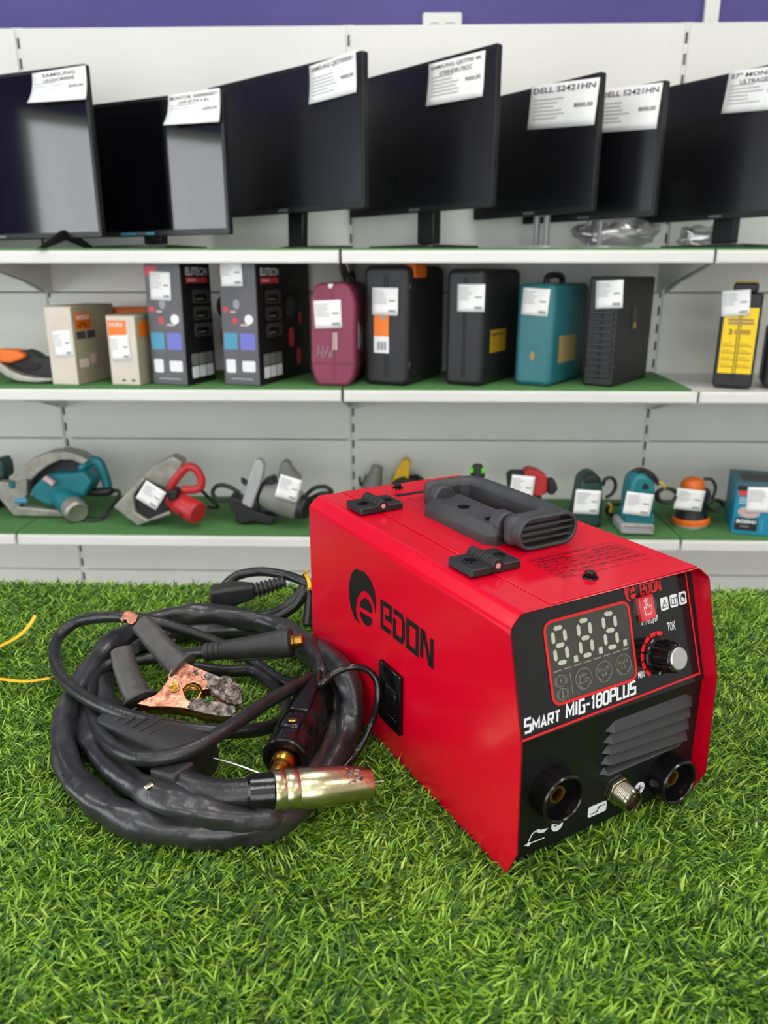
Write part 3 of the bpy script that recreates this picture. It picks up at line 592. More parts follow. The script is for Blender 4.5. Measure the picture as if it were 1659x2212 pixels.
# rating plate printed on the lid
RZ = H+.00115; m = MB(); x0, x1, y0, y1 = .080, .166, .054, .104
P = lambda u, v: FT.px(u, v)
pc = [P(*RH(1085, 855)), P(*RH(1440, 1095))]; q0 = FT.px(*R2(205, 78)); q1 = FT.px(*R2(980, 92)); q2 = FT.px(*R2(478, 232)); q3 = FT.px(*R2(640, -40))
x0, x1 = q2.x+.002, max(q1.x, .17); y0, y1 = .054, .098
x0, x1 = .0775, .1715
gx = [.0, .13, .27, .45, .62, .8, 1]; gy = [0, .16, .34, .5, .64, .78, 1]
for k in gy: m.stroke([(x0, y0+(y1-y0)*k), (x1, y0+(y1-y0)*k)], .00035, RZ)
for k in gx: m.stroke([(x0+(x1-x0)*k, y0+((y1-y0)*.0)), (x0+(x1-x0)*k, y0+(y1-y0)*(.78 if 0 < k < 1 else 1))], .00035, RZ)
put_text(m, 'МОДЕЛЬ:Smart MIG-180PLUS', (x0+.003, y0+(y1-y0)*.89), (.058, 0), (0, .0036), RZ, .01); put_text(m, 'EN 60974-1', (x0+.066, y0+(y1-y0)*.81), (.025, 0), (0, .003), RZ, .01); m.stroke([(x0+.005, y0+(y1-y0)*.83), (x0+.036, y0+(y1-y0)*.83)], .0012, RZ)
rows = [('U', '', 'X', '60%', '60%', '100%'), ('', '', '', '', '', ''), ('', '', '', '', '', ''), ('', '', '', '', '', '')]
for r, cells in enumerate(rows):
    yy = y0+(y1-y0)*(gy[4-r]+.035) if r < 4 else y0
    for k, s in enumerate(cells):
        if not s: m.stroke([(x0+(x1-x0)*(gx[k]+.02), yy+.0015), (x0+(x1-x0)*(gx[k+1]-.03), yy+.0015)], .0011, RZ); continue
        put_text(m, s, (x0+(x1-x0)*(gx[k]+.02), yy), ((x1-x0)*(gx[k+1]-gx[k]-.045), 0), (0, .0032), RZ)
put_text(m, 'IP21S', (x0+.002, y0+.0015), (.0095, 0), (0, .0032), RZ)
m.build('rating_plate', 'black_print', wm, recalc=False, label='fine black printed rating table on the lid')
m = MB(); x0, x1, y0, y1 = .078, .125, .268, .322
m.stroke([(x0, y0), (x1, y0), (x1, y1), (x0, y1)], .0004, RZ, True); m.flat([(x0+.002, y1-.012), (x1-.002, y1-.012), (x1-.002, y1-.004), (x0+.002, y1-.004)], RZ)
for k in range(5): m.stroke([(x0+.004, y0+.006+k*.006), (x0+.03-.004*(k % 2), y0+.006+k*.006)], .0008, RZ)
m.build('warning_print', 'black_print', wm, recalc=False)
# side latch
z0, z1 = .0262, .0850; xl, xr = -.1982, -.1602
lt = MB(FS.M)
for r in ((xl, z0, xl+.0055, z1), (xr-.0055, z0, xr, z1), (xl+.0055, z0, xr-.0055, z0+.012), (xl+.0055, z1-.017, xr-.0055, z1)): lt.prism([(r[0], r[1]), (r[2], r[1]), (r[2], r[3]), (r[0], r[3])], -.001, .0042)
lt = lt.build('side_latch', 'black_gloss', wm, bevel=.0008, label='black recessed pull latch')
MB(FS.M).prism(rrect(xl+.004, z0+.009, xr-.004, z1-.014, .003), -.0008, .0004).build('latch_recess', 'slot_black', lt)
MB(FS.M).prism(rrect(xl+.007, z0+.014, xr-.010, z1-.024, .004), .0004, .0022).build('latch_tongue', 'black_gloss', lt, bevel=.0008)
# folding carry handle
hz = H+.0009
base = [(.0705, .146), (.0765, .1385), (.108, .1385), (.114, .144), (.114, .2445), (.108, .250), (.0765, .250), (.0705, .2425)]
cxm, cym = .0925, .194
inner = [(cxm+(x-cxm)*.80+.001, cym+(y-cym)*.93) for x, y in base]
vs = [(x, y, hz) for x, y in base]+[(x, y, hz+.0085) for x, y in base]+[(x, y, hz+.0165) for x, y in inner]; n = 8
hd = MB().add(vs, [tuple(range(2*n, 3*n))]+[(k*n+i, k*n+(i+1) % n, (k+1)*n+(i+1) % n, (k+1)*n+i) for k in range(2) for i in range(n)]).build('handle_base', 'handle_grey', wm, bevel=.0016, seg=3)
for x, y in ((.0877, .2024), (.0877, .1601)):
    MB().lathe([(.0058, hz+.0159), (.0058, hz+.0169), (0, hz+.0169)], (x, y, 0), (x, y, 1), 24).build('screw_hole', 'hole_black', hd)
GC = hz+.0152                       # grip centre height
def stadium(a0, a1, r, n=10): return [(a0+r*math.cos(math.radians(90+180*k/n)), r*math.sin(math.radians(90+180*k/n))) for k in range(n+1)]+[(a1+r*math.cos(math.radians(-90+180*k/n)), r*math.sin(math.radians(-90+180*k/n))) for k in range(n+1)]
# knuckles between base and grip
for y0, y1 in ((.1385, .1525), (.2365, .2495)):
    MB().cyl((.090, y0, GC+.001), (.090, y1, GC+.001), .0118, n=28).box((.090, (y0+y1)/2, hz+.008), (.0236, y1-y0, .016)).build('pivot_knuckle', 'handle_grey', hd, bevel=.002, seg=3)
gr = MB()
pl = [(.0800, .1205), (.124, .1195), (.1365, .122), (.1425, .130), (.1445, .16), (.1445, .23), (.1425, .250), (.136, .261), (.124, .265), (.0800, .264), (.0800, .251), (.117, .2505), (.1235, .245), (.1265, .232), (.1265, .158), (.1235, .144), (.117, .1365), (.0800, .1365)]
gr.prism(pl[10:]+pl[:10], GC-.0125, GC+.0135)
grip = gr.build('grip', 'handle_grey', wm, bevel=.0065, seg=4, blim=40, label='dark grey folding carry grip')
st_o = stadium(.0950, .1300, .0146); st_i = stadium(.0950, .1300, .0114); Y = .1125; Y2 = .1225
vs = [(x, Y, GC+z) for x, z in st_o]+[(x, Y, GC+z) for x, z in st_i]+[(x, Y2, GC+z) for x, z in st_i]+[(x, Y2, GC+z) for x, z in st_o]; n = len(st_o)
MB().add(vs, [(k*n+i, k*n+(i+1) % n, ((k+1) % 4)*n+(i+1) % n, ((k+1) % 4)*n+i) for k in range(4) for i in range(n)]).build('grip_end_rim', 'handle_grey', grip, bevel=.0012)
MB().prism([(x, z) for x, z in st_i], 0, .001, fm((1, 0, 0), (0, 0, 1), (0, -1, 0), (0, Y2-.0002, GC))).build('grip_end_back', 'slot_black', grip)
for k in range(3):
    zz = GC-.0058+.0058*k; MB().box((.1125, (Y+Y2)/2+.001, zz), (.055, Y2-Y-.002, .0018)).build('grip_rib', 'handle_grey', grip)
def foot(x, y):
    c, s = math.cos(mrz), math.sin(mrz); return (x-mo.x)*c+(y-mo.y)*s, -(x-mo.x)*s+(y-mo.y)*c
make_grass(GRASS_N, foot)
# ------------------------------------------------------------------ torch, earth clamp and mains lead
RC = reg(240, 1300, 560)
def C3(x, y, z): return on_z(*R3(x, y), T0+z)
def c3s(pts): return [C3(*p) for p in pts]
def ax(p0, p1):
    d = (p1-p0).normalized(); u = (Vector((0, 0, 1))-d*d.z).normalized(); s = d.cross(u); return d, u, s
tc_ = thing('welding_torch', 'black welding torch with brass coloured nozzle and thick coiled hose', 'welding torch', tuple(C3(800, 850, 0)))
S = [(500,800,.016),(400,770,.012),(330,710,.009),(300,620,.008),(350,500,.008),(460,420,.008),(620,368,.010),(800,352,.012),(1000,348,.012),(1140,378,.012),(1260,452,.014),(1370,550,.026),(1425,650,.020),(1420,770,.012),(1370,900,.010),(1290,1040,.010),(1180,1170,.012),(1040,1240,.017),(880,1232,.023),(720,1190,.027),(560,1130,.025),(420,1050,.017),(320,950,.012),(262,850,.010),(235,740,.007),(265,610,.005),(360,470,.005),(490,360,.005),(640,305,.005),(800,300,.006),(1000,320,.007),(1180,372,.012),(1330,445,.032),(1438,535,.052),(1486,640,.042),(1482,760,.024),(1445,880,.012),(1390,980,.009),(1300,1100,.009),(1190,1215,.009),(1020,1280,.009),(820,1310,.009),(620,1300,.009),(440,1250,.009),(290,1165,.009),(180,1055,.009),(133,930,.009),(130,800,.010),(165,680,.013),(232,570,.018),(322,455,.024),(422,372,.028),(540,308,.030),(680,280,.031),(820,275,.030),(960,295,.030),(1090,325,.028),(1200,372,.030),(1290,440,.038),(1345,530,.038),(1345,620,.030)]
P = catmull(c3s(S), 9); m = len(P)
ph = rng.uniform(0, 6.28, 8); rad = []
for i in range(m):
    t = i*.55; rad.append(.0118+.0009*math.sin(t*.37+ph[0])+.0007*math.sin(t*.83+ph[1])+.0006*math.sin(t*1.7+ph[2])*math.sin(t*.21))
def hose(P, rad, n=28):
    mb = MB(); mb.tube(P, rad, n); k = 0
    for i in range(len(P)):               # soft folds and dents of the loose leather-like cover
        for j in range(n):
            a = 2*PI*j/n; v = mb.v[i*n+j]; d = v-P[i]; t = i*.5
            f = 1+.10*math.sin(3*a+t*.23)*math.sin(t*.19+1)+.06*math.sin(5*a+t*.5+2)*math.sin(t*.13)+.05*math.sin(2*a-t*.31)
            mb.v[i*n+j] = P[i]+d*f
    return mb
hose(P, rad).build('hose_cover', 'sleeve', tc_, True, ang=60, label='thick black wrinkled hose cover coiled twice')
# handle of the torch under the cables
h0, h1 = C3(330, 790, .020), C3(770, 985, .024); d, u, s = ax(h0, h1); mb = MB()
ring = []
LH = (h1-h0).length
for t, a, b in ((0, .013, .012), (.08, .017, .016), (.35, .0195, .0185), (.7, .022, .020), (.92, .0235, .021), (1, .022, .019)):
    ring.append([h0+d*LH*t+s*a*(abs(math.cos(q))**.6)*(1 if math.cos(q) > 0 else -1)+u*b*(abs(math.sin(q))**.6)*(1 if math.sin(q) > 0 else -1) for q in [2*PI*k/20 for k in range(20)]])
vs = [p for r in ring for p in r]; nr = len(ring)
mb.add(vs, [(i*20+k, i*20+(k+1) % 20, (i+1)*20+(k+1) % 20, (i+1)*20+k) for i in range(nr-1) for k in range(20)]+[tuple(range(20)), tuple(range((nr-1)*20, nr*20))])
hb = mb.build('torch_handle', 'plug_rubber', tc_, True, bevel=.0015)
mb = MB()
for k in range(5):
    t = .25+.09*k; c = h0+d*LH*t+u*.0195; mb.add([c+s*.012-d*.001, c+s*.012+d*.001, c-s*.012+d*.001, c-s*.012-d*.001, c+s*.011+u*.0012, c-s*.011+u*.0012], [(0, 1, 4), (2, 3, 5), (0, 4, 5, 3), (1, 2, 5, 4), (0, 3, 2, 1)])
mb.build('grip_ridges', 'plug_rubber', hb, True)
q0, q1 = C3(585, 1030, .030), C3(705, 1072, .032); d, u, s = ax(q0, q1)
mb = MB(); L_ = (q1-q0).length
mb.add([q0-s*.009-u*.014, q0+s*.010-u*.014, q0+s*.012+u*.012, q0-s*.008+u*.008, q1-s*.013-u*.014, q1+s*.013-u*.014, q1+s*.013+u*.014, q1-s*.012+u*.013], [(0, 1, 2, 3), (4, 7, 6, 5), (0, 4, 5, 1), (1, 5, 6, 2), (2, 6, 7, 3), (3, 7, 4, 0)])
mb.build('neck_block', 'plug_rubber', tc_, True, bevel=.003, seg=3)
mb = MB(); c = C3(525, 1085, .035); mb.tube([C3(560, 1060, .035), C3(535, 1078, .037), C3(505, 1098, .036)], [.003, .0034, .002], 8, sq=.6); mb.build('trigger', 'nickel', tc_, True)
NK = catmull(c3s([(690, 1072, .032), (760, 1103, .033), (850, 1122, .033), (940, 1124, .033), (1010, 1119, .033)]), 6)
MB().tube(NK, [.0118-.0006*k/len(NK) for k in range(len(NK))], 24).build('swan_neck', 'cable', tc_, True)
n0, n1, n2 = C3(1000, 1119, .033), C3(1118, 1111, .032), C3(1570, 1071, .022); d = (n2-n1).normalized(); NL = (n2-n1).length
MB().lathe([(.0, -.002), (.0125, -.001), (.0142, .001), (.0144, (n1-n0).length), (0, (n1-n0).length)], n0, n1, 32).build('nozzle_collar', 'connector_black', tc_, True)
pr = [(.0128, -.002), (.0158, -.001), (.0161, 0), (.0161, NL*.085), (.0156, NL*.095), (.0156, NL*.105), (.0161, NL*.115), (.0160, NL*.22), (.0155, NL*.23), (.0155, NL*.24), (.0160, NL*.25), (.0158, NL*.55), (.0146, NL*.75), (.0128, NL*.985), (.0124, NL), (.0110, NL), (.0108, NL*.98), (.0118, NL*.6), (0, NL*.6)]
nz = MB().lathe(pr, n1, n2, 40).build('nozzle', 'gold_nozzle', tc_, True, ang=40, label='pale brass gas nozzle')
MB().lathe([(.0034, NL*.6), (.0034, NL*.93), (.002, NL*.95), (0, NL*.95)], n1, n2, 16).build('contact_tip', 'brass', nz, True)
MB().tube([n1+d*NL*.9, n2+d*.006, n2+d*.012+Vector((0, 0, .0005))], .0007, 8).build('welding_wire', 'steel_wire', nz, True)
mb = MB(); dd, u, s = ax(n1, n2)
for k in range(22):
    t = .72+.16*random.random(); a = random.uniform(-.9, .2); r = .0148-.008*(t-.72)-.0006
    p = n1+dd*NL*t+(u*math.cos(a)+s*math.sin(a)*-1)*r; mb.sphere(p, random.uniform(.001, .0021), 6, (1.4, 1.2, .7))
o = mb.build('spatter', 'burnt', nz, True); o['kind'] = 'stuff'
# machine side plug of the torch
k0, k1 = C3(1338, 640, .028), C3(1168, 965, .026); d, u, s = ax(k0, k1); KL = (k1-k0).length
pr = [(0, 0), (.0125, 0), (.0145, KL*.03), (.0150, KL*.10), (.0185, KL*.16), (.0208, KL*.30), (.0212, KL*.46), (.0205, KL*.50), (.0205, KL*.56), (.0212, KL*.58), (.0215, KL*.74), (.0198, KL*.80), (.0205, KL*.82), (.0205, KL*.99), (.0192, KL), (.0150, KL), (.0140, KL*.97), (0, KL*.97)]
kb = MB().lathe(pr, k0, k1, 40).build('torch_plug', 'connector_black', tc_, True, ang=30, label='glossy black torch plug with brass tip')
def wedge(t0, t1, w0, w1, h0, h1, uu, ss):
    a, b = k0+d*KL*t0, k0+d*KL*t1
    return [a-ss*w0+uu*.012, a+ss*w0+uu*.012, a+ss*w0+uu*h0, a-ss*w0+uu*h0, b-ss*w1+uu*.012, b+ss*w1+uu*.012, b+ss*w1+uu*h1, b-ss*w1+uu*h1]
FC = [(0, 1, 2, 3), (4, 7, 6, 5), (0, 4, 5, 1), (1, 5, 6, 2), (2, 6, 7, 3), (3, 7, 4, 0)]
uu = (u*.93-s*.0).normalized()
MB().add(wedge(.12, .62, .0052, .0085, .0225, .0235, uu, s), FC).build('plug_rib', 'connector_black', kb, True, bevel=.001)
MB().add(wedge(.70, .84, .0075, .0075, .0235, .0225, uu, s), FC).build('plug_boss', 'connector_black', kb, True, bevel=.002)
c = k0+d*KL*.775+uu*.0233; MB().sphere(c, .0034, 12, (1.3, 1, .3)).build('lock_screw', 'brass', kb, True)
MB().lathe([(0, KL*.96), (.0112, KL*.96), (.0112, KL*1.05), (.0105, KL*1.07), (.0098, KL*1.09), (.0072, KL*1.10), (.0072, KL*1.22), (.0066, KL*1.235), (.0036, KL*1.235), (.003, KL*1.2), (0, KL*1.2)], k0, k1, 28).build('brass_tip', 'brass', kb, True, ang=30)
w0 = k0+d*KL*1.225
MB().tube(catmull([w0-d*.006, w0+d*.001, w0.lerp(C3(832, 954, .034), .2), w0.lerp(C3(832, 954, .034), .6)+Vector((0, 0, .001)), C3(832, 954, .034)], 5), .0008, 8).build('welding_wire', 'steel_wire', kb, True)
ld = catmull([k0+d*KL*.10+uu*.017, k0+d*KL*.02+uu*.022, C3(1330, 612, .070), C3(1400, 556, .080), C3(1480, 526, .086), C3(1555, 538, .082), C3(1600, 590, .072), C3(1607, 680, .056), C3(1577, 790, .034), C3(1520, 910, .014), C3(1450, 1000, .006), C3(1380, 1060, .005)], 8)
MB().tube(ld, .0032, 14).build('control_lead', 'connector_black', tc_, True, label='thin black control lead arching beside the machine')
# ---- earth clamp with its cable and plug
ec = thing('earth_clamp', 'copper earth clamp with grey rubber grips on a black cable', 'welding clamp', tuple(C3(800, 700, 0)))
G = [(800,455,.042),(650,473,.030),(490,492,.022),(345,512,.020),(275,582,.018),(256,690,.018),(290,825,.026),(375,915,.040),(480,955,.046),(620,948,.048),(760,900,.050),(900,815,.050),(1080,695,.046),(1210,622,.044),(1290,582,.038),(1270,610,.020),(1150,590,.008),(1030,505,.008),(940,445,.014),(850,410,.024),(700,355,.040),(560,313,.052),(430,292,.056),(300,292,.050),(180,318,.040),(102,385,.030),(84,465,.026),(104,550,.026),(172,630,.030),(285,702,.034),(430,758,.036),(600,800,.034),(800,828,.030),(1000,826,.022),(1120,800,.012),(1172,755,.008),(1170,690,.007),(1110,610,.007),(1020,545,.007),(900,545,.007),(780,530,.007),(650,500,.008),(560,430,.014),(500,415,.030),(455,440,.036)]
MB().tube(catmull(c3s(G), 8), .0064, 18).build('cable', 'cable', ec, True, ang=60, label='black rubber earth cable looping over the hose')
p0, p1 = C3(790, 457, .042), C3(1205, 407, .058); PL = (p1-p0).length; d, u, s = ax(p0, p1)
pr = [(0, 0), (.0085, 0)]
for k in range(3): pr += [(.0096, PL*(.02+.06*k)), (.0096, PL*(.06+.06*k)), (.0086, PL*(.07+.06*k))]
pr += [(.0100, PL*.24), (.0112, PL*.5), (.0135, PL*.82), (.0150, PL*.86), (.0156, PL*.90), (.0150, PL*.985), (.0120, PL), (0, PL)]
dpg = MB().lathe(pr, p0, p1, 32).build('cable_plug', 'plug_rubber', ec, True, ang=35, label='black rubber cable plug with brass pin')
MB().lathe([(0, PL), (.0082, PL), (.0082, PL*1.03), (.0068, PL*1.035), (.0068, PL*1.115), (.0060, PL*1.125), (.0032, PL*1.125), (.003, PL*1.09), (0, PL*1.09)], p0, p1, 24).build('brass_pin', 'brass', dpg, True, ang=30)
mb = MB(); a, b = p0+d*PL*.3-u*.0128, p0+d*PL*.97-u*.0145
mb.tube([a, b], [.0022, .003], 8); mb.build('plug_seam', 'plug_rubber', dpg, True)
# clamp jaws lie in a tilted plane
cn0 = C3(553, 628, .040); cnn = Vector((.12, -.62, .77)).normalized(); cex = Vector((1, 0, 0)); cex = (cex-cnn*cex.dot(cnn)).normalized(); cey = cnn.cross(cex)
CM = fm(cex, cey, cnn, cn0); CMI = CM.inverted()
def cp(x, y, off=0):
    p = CMI @ hitp(*RC(x, y), cn0+cnn*off, cnn); return (p.x, p.y)
def cpl(pts, off=0): return [cp(x, y, off) for x, y in pts]
UPJ = [(650,900),(655,850),(700,760),(790,690),(890,735),(1090,822),(1230,880),(1330,930),(1420,990),(1465,1060),(1462,1150),(1400,1185),(1310,1165),(1230,1120),(1165,1060),(1120,1010),(1060,1015),(1030,1030),(1005,970),(935,938),(860,962),(815,1010),(770,960),(700,960)]
LOJ = [(305,1180),(420,1120),(520,1080),(585,1010),(640,930),(705,885),(775,905),(805,960),(818,1040),(850,1120),(905,1165),(985,1120),(1050,1140),(1075,1185),(1140,1150),(1230,1160),(1320,1200),(1395,1205),(1405,1270),(1345,1330),(1230,1325),(1040,1290),(850,1235),(640,1215),(450,1215)]
for nm, J, offs in (('upper_jaw', UPJ, (.0075, -.0090)), ('lower_jaw', LOJ, (.0092, -.0107))):
    j = MB(CM).prism(cpl(J), offs[0]-.0008, offs[0]+.0008).build(nm, 'copper', ec, True, bevel=.0004, seg=1, label='bright worn copper jaw')
    MB(CM).prism(cpl(J), offs[1]-.0008, offs[1]+.0008).build('jaw_cheek', 'copper', j, True)
    E_ = cpl(J[3:9] if nm == 'upper_jaw' else J[-6:]+J[:1])
    vs = [(x, y, offs[0]) for x, y in E_]+[(x, y, offs[1]) for x, y in E_]; k = len(E_)
    MB(CM).add(vs, [(i, i+1, k+i+1, k+i) for i in range(k-1)]).build('jaw_spine', 'copper', j, True, solid=.0014)
x, y = cp(712, 965, .0108)
MB(CM).lathe([(.0, -.012), (.0030, -.012), (.0030, .0106), (.0044, .0106), (.0046, .0122), (.0036, .0126), (.0022, .0122), (.0018, .0112), (0, .0112)], (x, y, 0), (x, y, 1), 24).build('rivet', 'brass', ec, True)
mb = MB(CM); x, y = cp(905, 1040); hel = [(x+.0090*math.cos(t), y+.0090*math.sin(t), -.008+.0145*t/(2*PI*4)) for t in [2*PI*4*k/80 for k in range(81)]]
mb.tube(hel, .0014, 8); mb.build('spring', 'brass', ec, True)
# burnt slag at the tips
for BJ, z_ in (([(1040,850),(1090,822),(1230,880),(1330,930),(1420,990),(1465,1060),(1462,1150),(1400,1185),(1310,1165),(1230,1120),(1165,1060),(1120,1010),(1070,1000),(1090,930)], .0075), ([(905,1165),(985,1120),(1050,1140),(1075,1185),(1140,1150),(1230,1160),(1320,1200),(1395,1205),(1405,1270),(1345,1330),(1230,1325),(1040,1290),(930,1255),(860,1225)], .0092)):
    MB(CM).prism(cpl(BJ), z_+.0004, z_+.0016).build('burnt_tip', 'burnt', ec, True, bevel=.0005, seg=1, label='burnt grey tip of the copper jaw')
mb = MB(CM)
def slag(pts, n, r0, r1, zr):
    for k in range(n):
        i = random.randrange(len(pts)-1); t = random.random(); px = (pts[i][0]+(pts[i+1][0]-pts[i][0])*t+random.uniform(-38, 38), pts[i][1]+(pts[i+1][1]-pts[i][1])*t+random.uniform(-38, 38))
        x, y = cp(*px); mb.sphere((x, y, random.uniform(*zr)), random.uniform(r0, r1), 6, (random.uniform(.8, 1.4), random.uniform(.8, 1.3), random.uniform(.7, 1.1)))
slag([(1160, 960), (1250, 1000), (1340, 1060), (1420, 1100), (1400, 1150)], 230, .0014, .0040, (-.008, .0125)); slag([(1240, 910), (1350, 950), (1430, 1030)], 90, .0012, .0032, (-.006, .0115))
slag([(900, 1210), (980, 1160), (1040, 1170)], 46, .0008, .0020, (.006, .0115)); slag([(1060, 1230), (1180, 1230), (1330, 1270)], 80, .0012, .0030, (-.006, .0110)); slag([(890, 820), (980, 850), (1100, 880)], 26, .0006, .0014, (.0075, .0092))
o = mb.build('slag', 'burnt', ec, True); o['kind'] = 'stuff'; o['label'] = 'dark burnt slag crusted on the jaw tips'
# rubber grips
def grip_part(pts, rr, flange, name):
    mb = MB(CM); P = catmull([(*cp(x, y, 0), 0) for x, y in pts], 6); k = len(P); R = [rr[0]+(rr[1]-rr[0])*i/(k-1) for i in range(k)]; mb.tube(P, R, 24, sq=.88)
    g = mb.build(name, 'grip_rubber', ec, True, label='grey rubber grip with embossed zigzag'); d = (P[-1]-P[-3]).normalized()
    if flange: MB(CM).lathe([(0, -.002), (R[-1]*1.0, -.002), (R[-1]*1.32, -.0012), (R[-1]*1.36, 0), (R[-1]*1.32, .0012), (R[-1]*1.05, .0014), (0, .0012)], P[-1], P[-1]+d, 28).build('grip_flange', 'grip_rubber', g, True)
    return g, P, R
g, P, R = grip_part([(335, 245), (420, 330), (530, 470), (640, 590), (735, 690), (800, 745)], (.0108, .0132), True, 'upper_grip')
mb = MB(CM)
for x, y in ((610, 330), (680, 410), (740, 490)): mb.stroke([cp(x, y+40, .011), cp(x+18, y, .011), cp(x+14, y+36, .011), cp(x+40, y+12, .011), cp(x+36, y+46, .011)], .0007, .0122)
mb.build('grip_pattern', 'black_matte', g, True, recalc=False)
g, P, R = grip_part([(120, 545), (150, 700), (210, 870), (270, 1000), (320, 1110)], (.0108, .0130), True, 'lower_grip')
mb = MB(CM)
for x, y in ((150, 760), (200, 850), (240, 940)): mb.stroke([cp(x, y+30, .011), cp(x+70, y-30, .011), cp(x+60, y+24, .011), cp(x+120, y-10, .011), cp(x+100, y+50, .011)], .0008, .0122)
mb.build('grip_pattern', 'black_matte', g, True, recalc=False)
tb = [(*cp(x, y), 0) for x, y in ((145, 205), (215, 190), (330, 240))]
MB(CM).prism(cpl([(118, 235), (160, 150), (240, 138), (325, 190), (300, 260), (250, 300), (205, 285), (190, 240), (160, 240), (145, 270)]), .004, .0095).build('cable_crimp', 'copper', ec, True, bevel=.001, label='copper crimp at the end of the upper grip')
# ---- mains lead bundle behind the machine
pw = thing('mains_lead_bundle', 'black mains lead bundled with a yellow tie behind the red machine', 'mains lead', tuple(C3(1100, 280, 0)))
PC = [(1275,330,.006),(1285,215,.030),(1285,150,.045),(1262,125,.050),(1170,92,.050),(1050,76,.048),(940,98,.044),(872,165,.034),(885,235,.020),(960,278,.012),(1080,282,.012),(1180,238,.026),(1262,150,.044),(1300,125,.050)]
MB().tube(catmull(c3s(PC), 8), .0062, 16).build('cord', 'cable', pw, True, ang=60)
PC = [(1310,140,.044),(1268,170,.040),(1215,240,.026),(1130,292,.014),(1050,306,.010),(960,300,.008)]
MB().tube(catmull(c3s(PC), 8), .0062, 16).build('cord', 'cable', pw, True, ang=60)
a, b, c = C3(815, 195, .030), C3(1030, 165, .034), C3(1170, 122, .045); d, u, s = ax(a, b); mb = MB(); al = (b-a).length
mb.add([a-s*.017-u*.013, a+s*.013-u*.014, a+s*.013+u*.012, a-s*.017+u*.010, a+d*al*.55-s*.014-u*.012, a+d*al*.55+s*.014-u*.012, a+d*al*.55+s*.014+u*.013, a+d*al*.55-s*.014+u*.013, b-s*.009-u*.008, b+s*.009-u*.008, b+s*.009+u*.009, b-s*.009+u*.009], [(0, 1, 2, 3), (11, 10, 9, 8)]+[(k*4+i, k*4+(i+1) % 4, k*4+4+(i+1) % 4, k*4+4+i) for k in range(2) for i in range(4)])
pg = mb.build('mains_plug', 'plug_rubber', pw, True, bevel=.004, seg=3)
d2 = (c-b); n = 7; pr = [(.0078, 0)]; ll = d2.length
for k in range(n): pr += [(.0062, ll*(k+.05)/n), (.0062, ll*(k+.45)/n), (.0098-.0003*k, ll*(k+.5)/n), (.0098-.0003*k, ll*(k+.95)/n)]
MB().lathe(pr+[(.0066, ll), (0, ll)], b, c, 16).build('strain_relief', 'plug_rubber', pg, True, ang=30)
for q in (-1, 1): MB().cyl(a+d*.012+s*q*.0075-u*.010, a+d*.012+s*q*.0075-u*.030, .0024, n=10).build('prong', 'nickel', pg, True)
mb = MB(); tz = [C3(1268, 90, .056), C3(1282, 120, .058), C3(1286, 160, .050), C3(1272, 130, .036), C3(1258, 96, .044), C3(1266, 78, .058), C3(1280, 70, .062)]
mb.tube(catmull(tz, 6), .0024, 8, sq=.6); mb.build('yellow_tie', 'wire_tie_yellow', pw, True)
# ---- yellow offcut of strap on the turf
st = [on_z(u, v, T0+z) for u, v, z in ((76, 1330, .024), (62, 1352, .016), (40, 1374, .010), (0, 1396, .008), (-70, 1424, .007), (-105, 1448, .007), (-60, 1464, .007), (0, 1467, .008), (55, 1472, .008), (108, 1465, .009))]
o = MB().tube(catmull(st, 8), .0027, 8, sq=.45).build('plastic_strap', 'wire_tie_yellow'); props(o, 'yellow plastic strap offcut lying on the grass at the left edge', 'plastic strap')
# ------------------------------------------------------------------ goods on the shelves
mat('screen_black', lin(5, 5, 8), .07, 0, lin(6, 6, 9), 4, coat=.6, spec=.6)
mat('screen_matt', lin(10, 10, 13), .27, 0, lin(12, 12, 15), 4, spec=1.0)
mat('bezel_black', lin(16, 16, 17), .4)
mat('bezel_grey', lin(120, 120, 122), .35, .5)
mat('silver_plastic', lin(176, 178, 178), .35, .3)
mat('carton_beige', lin(214, 204, 190), .7, 0, lin(206, 196, 182), 14)
mat('carton_khaki', lin(160, 152, 128), .7, 0, lin(150, 142, 120), 14)
mat('orange_print', lin(240, 122, 22), .5); mat('carton_grey', lin(92, 92, 96), .5, 0, lin(84, 84, 90), 9); mat('carton_black', lin(16, 15, 16), .45, 0, lin(22, 21, 21), 9)
mat('badge_red', lin(206, 62, 66), .5); mat('panel_dark', lin(64, 64, 64), .5); mat('blue_print', lin(110, 116, 200), .5); mat('cyan_print', lin(70, 150, 180), .5)
mat('maroon_plastic', lin(138, 54, 82), .42, 0, lin(126, 48, 74), 8, .1, 300); mat('case_black', lin(28, 28, 29), .5, 0, lin(34, 34, 35), 8, .15, 400)
mat('teal_plastic', lin(38, 112, 120), .42, 0, lin(34, 104, 112), 8, .1, 300); mat('yellow_print', lin(246, 208, 12), .5); mat('label_yellow', lin(178, 140, 28), .5); mat('label_tan', lin(160, 138, 88), .6)
mat('tool_teal', lin(20, 118, 128), .4, 0, lin(16, 106, 116), 12); mat('tool_red', lin(186, 40, 42), .42, 0, lin(176, 34, 36), 12); mat('tool_grey', lin(128, 128, 122), .45, 0, lin(118, 118, 112), 12)
mat('cast_metal', lin(176, 174, 164), .42, .6, lin(150, 148, 138), 30, .1, 200); mat('tool_dark', lin(24, 24, 24), .5, 0, lin(32, 32, 32), 14); mat('tool_yellow', lin(226, 176, 22), .45); mat('dark_green', lin(28, 66, 60), .45, 0, lin(24, 58, 52), 12)
mat('tool_orange', lin(236, 112, 24), .45); mat('box_blue', lin(0, 136, 168), .5, 0, lin(0, 128, 160), 8); mat('box_teal_dark', lin(70, 116, 128), .5, 0, lin(60, 104, 116), 8)
mat('lime_print', lin(90, 200, 40), .5); mat('photo_pink', lin(206, 176, 172), .6)
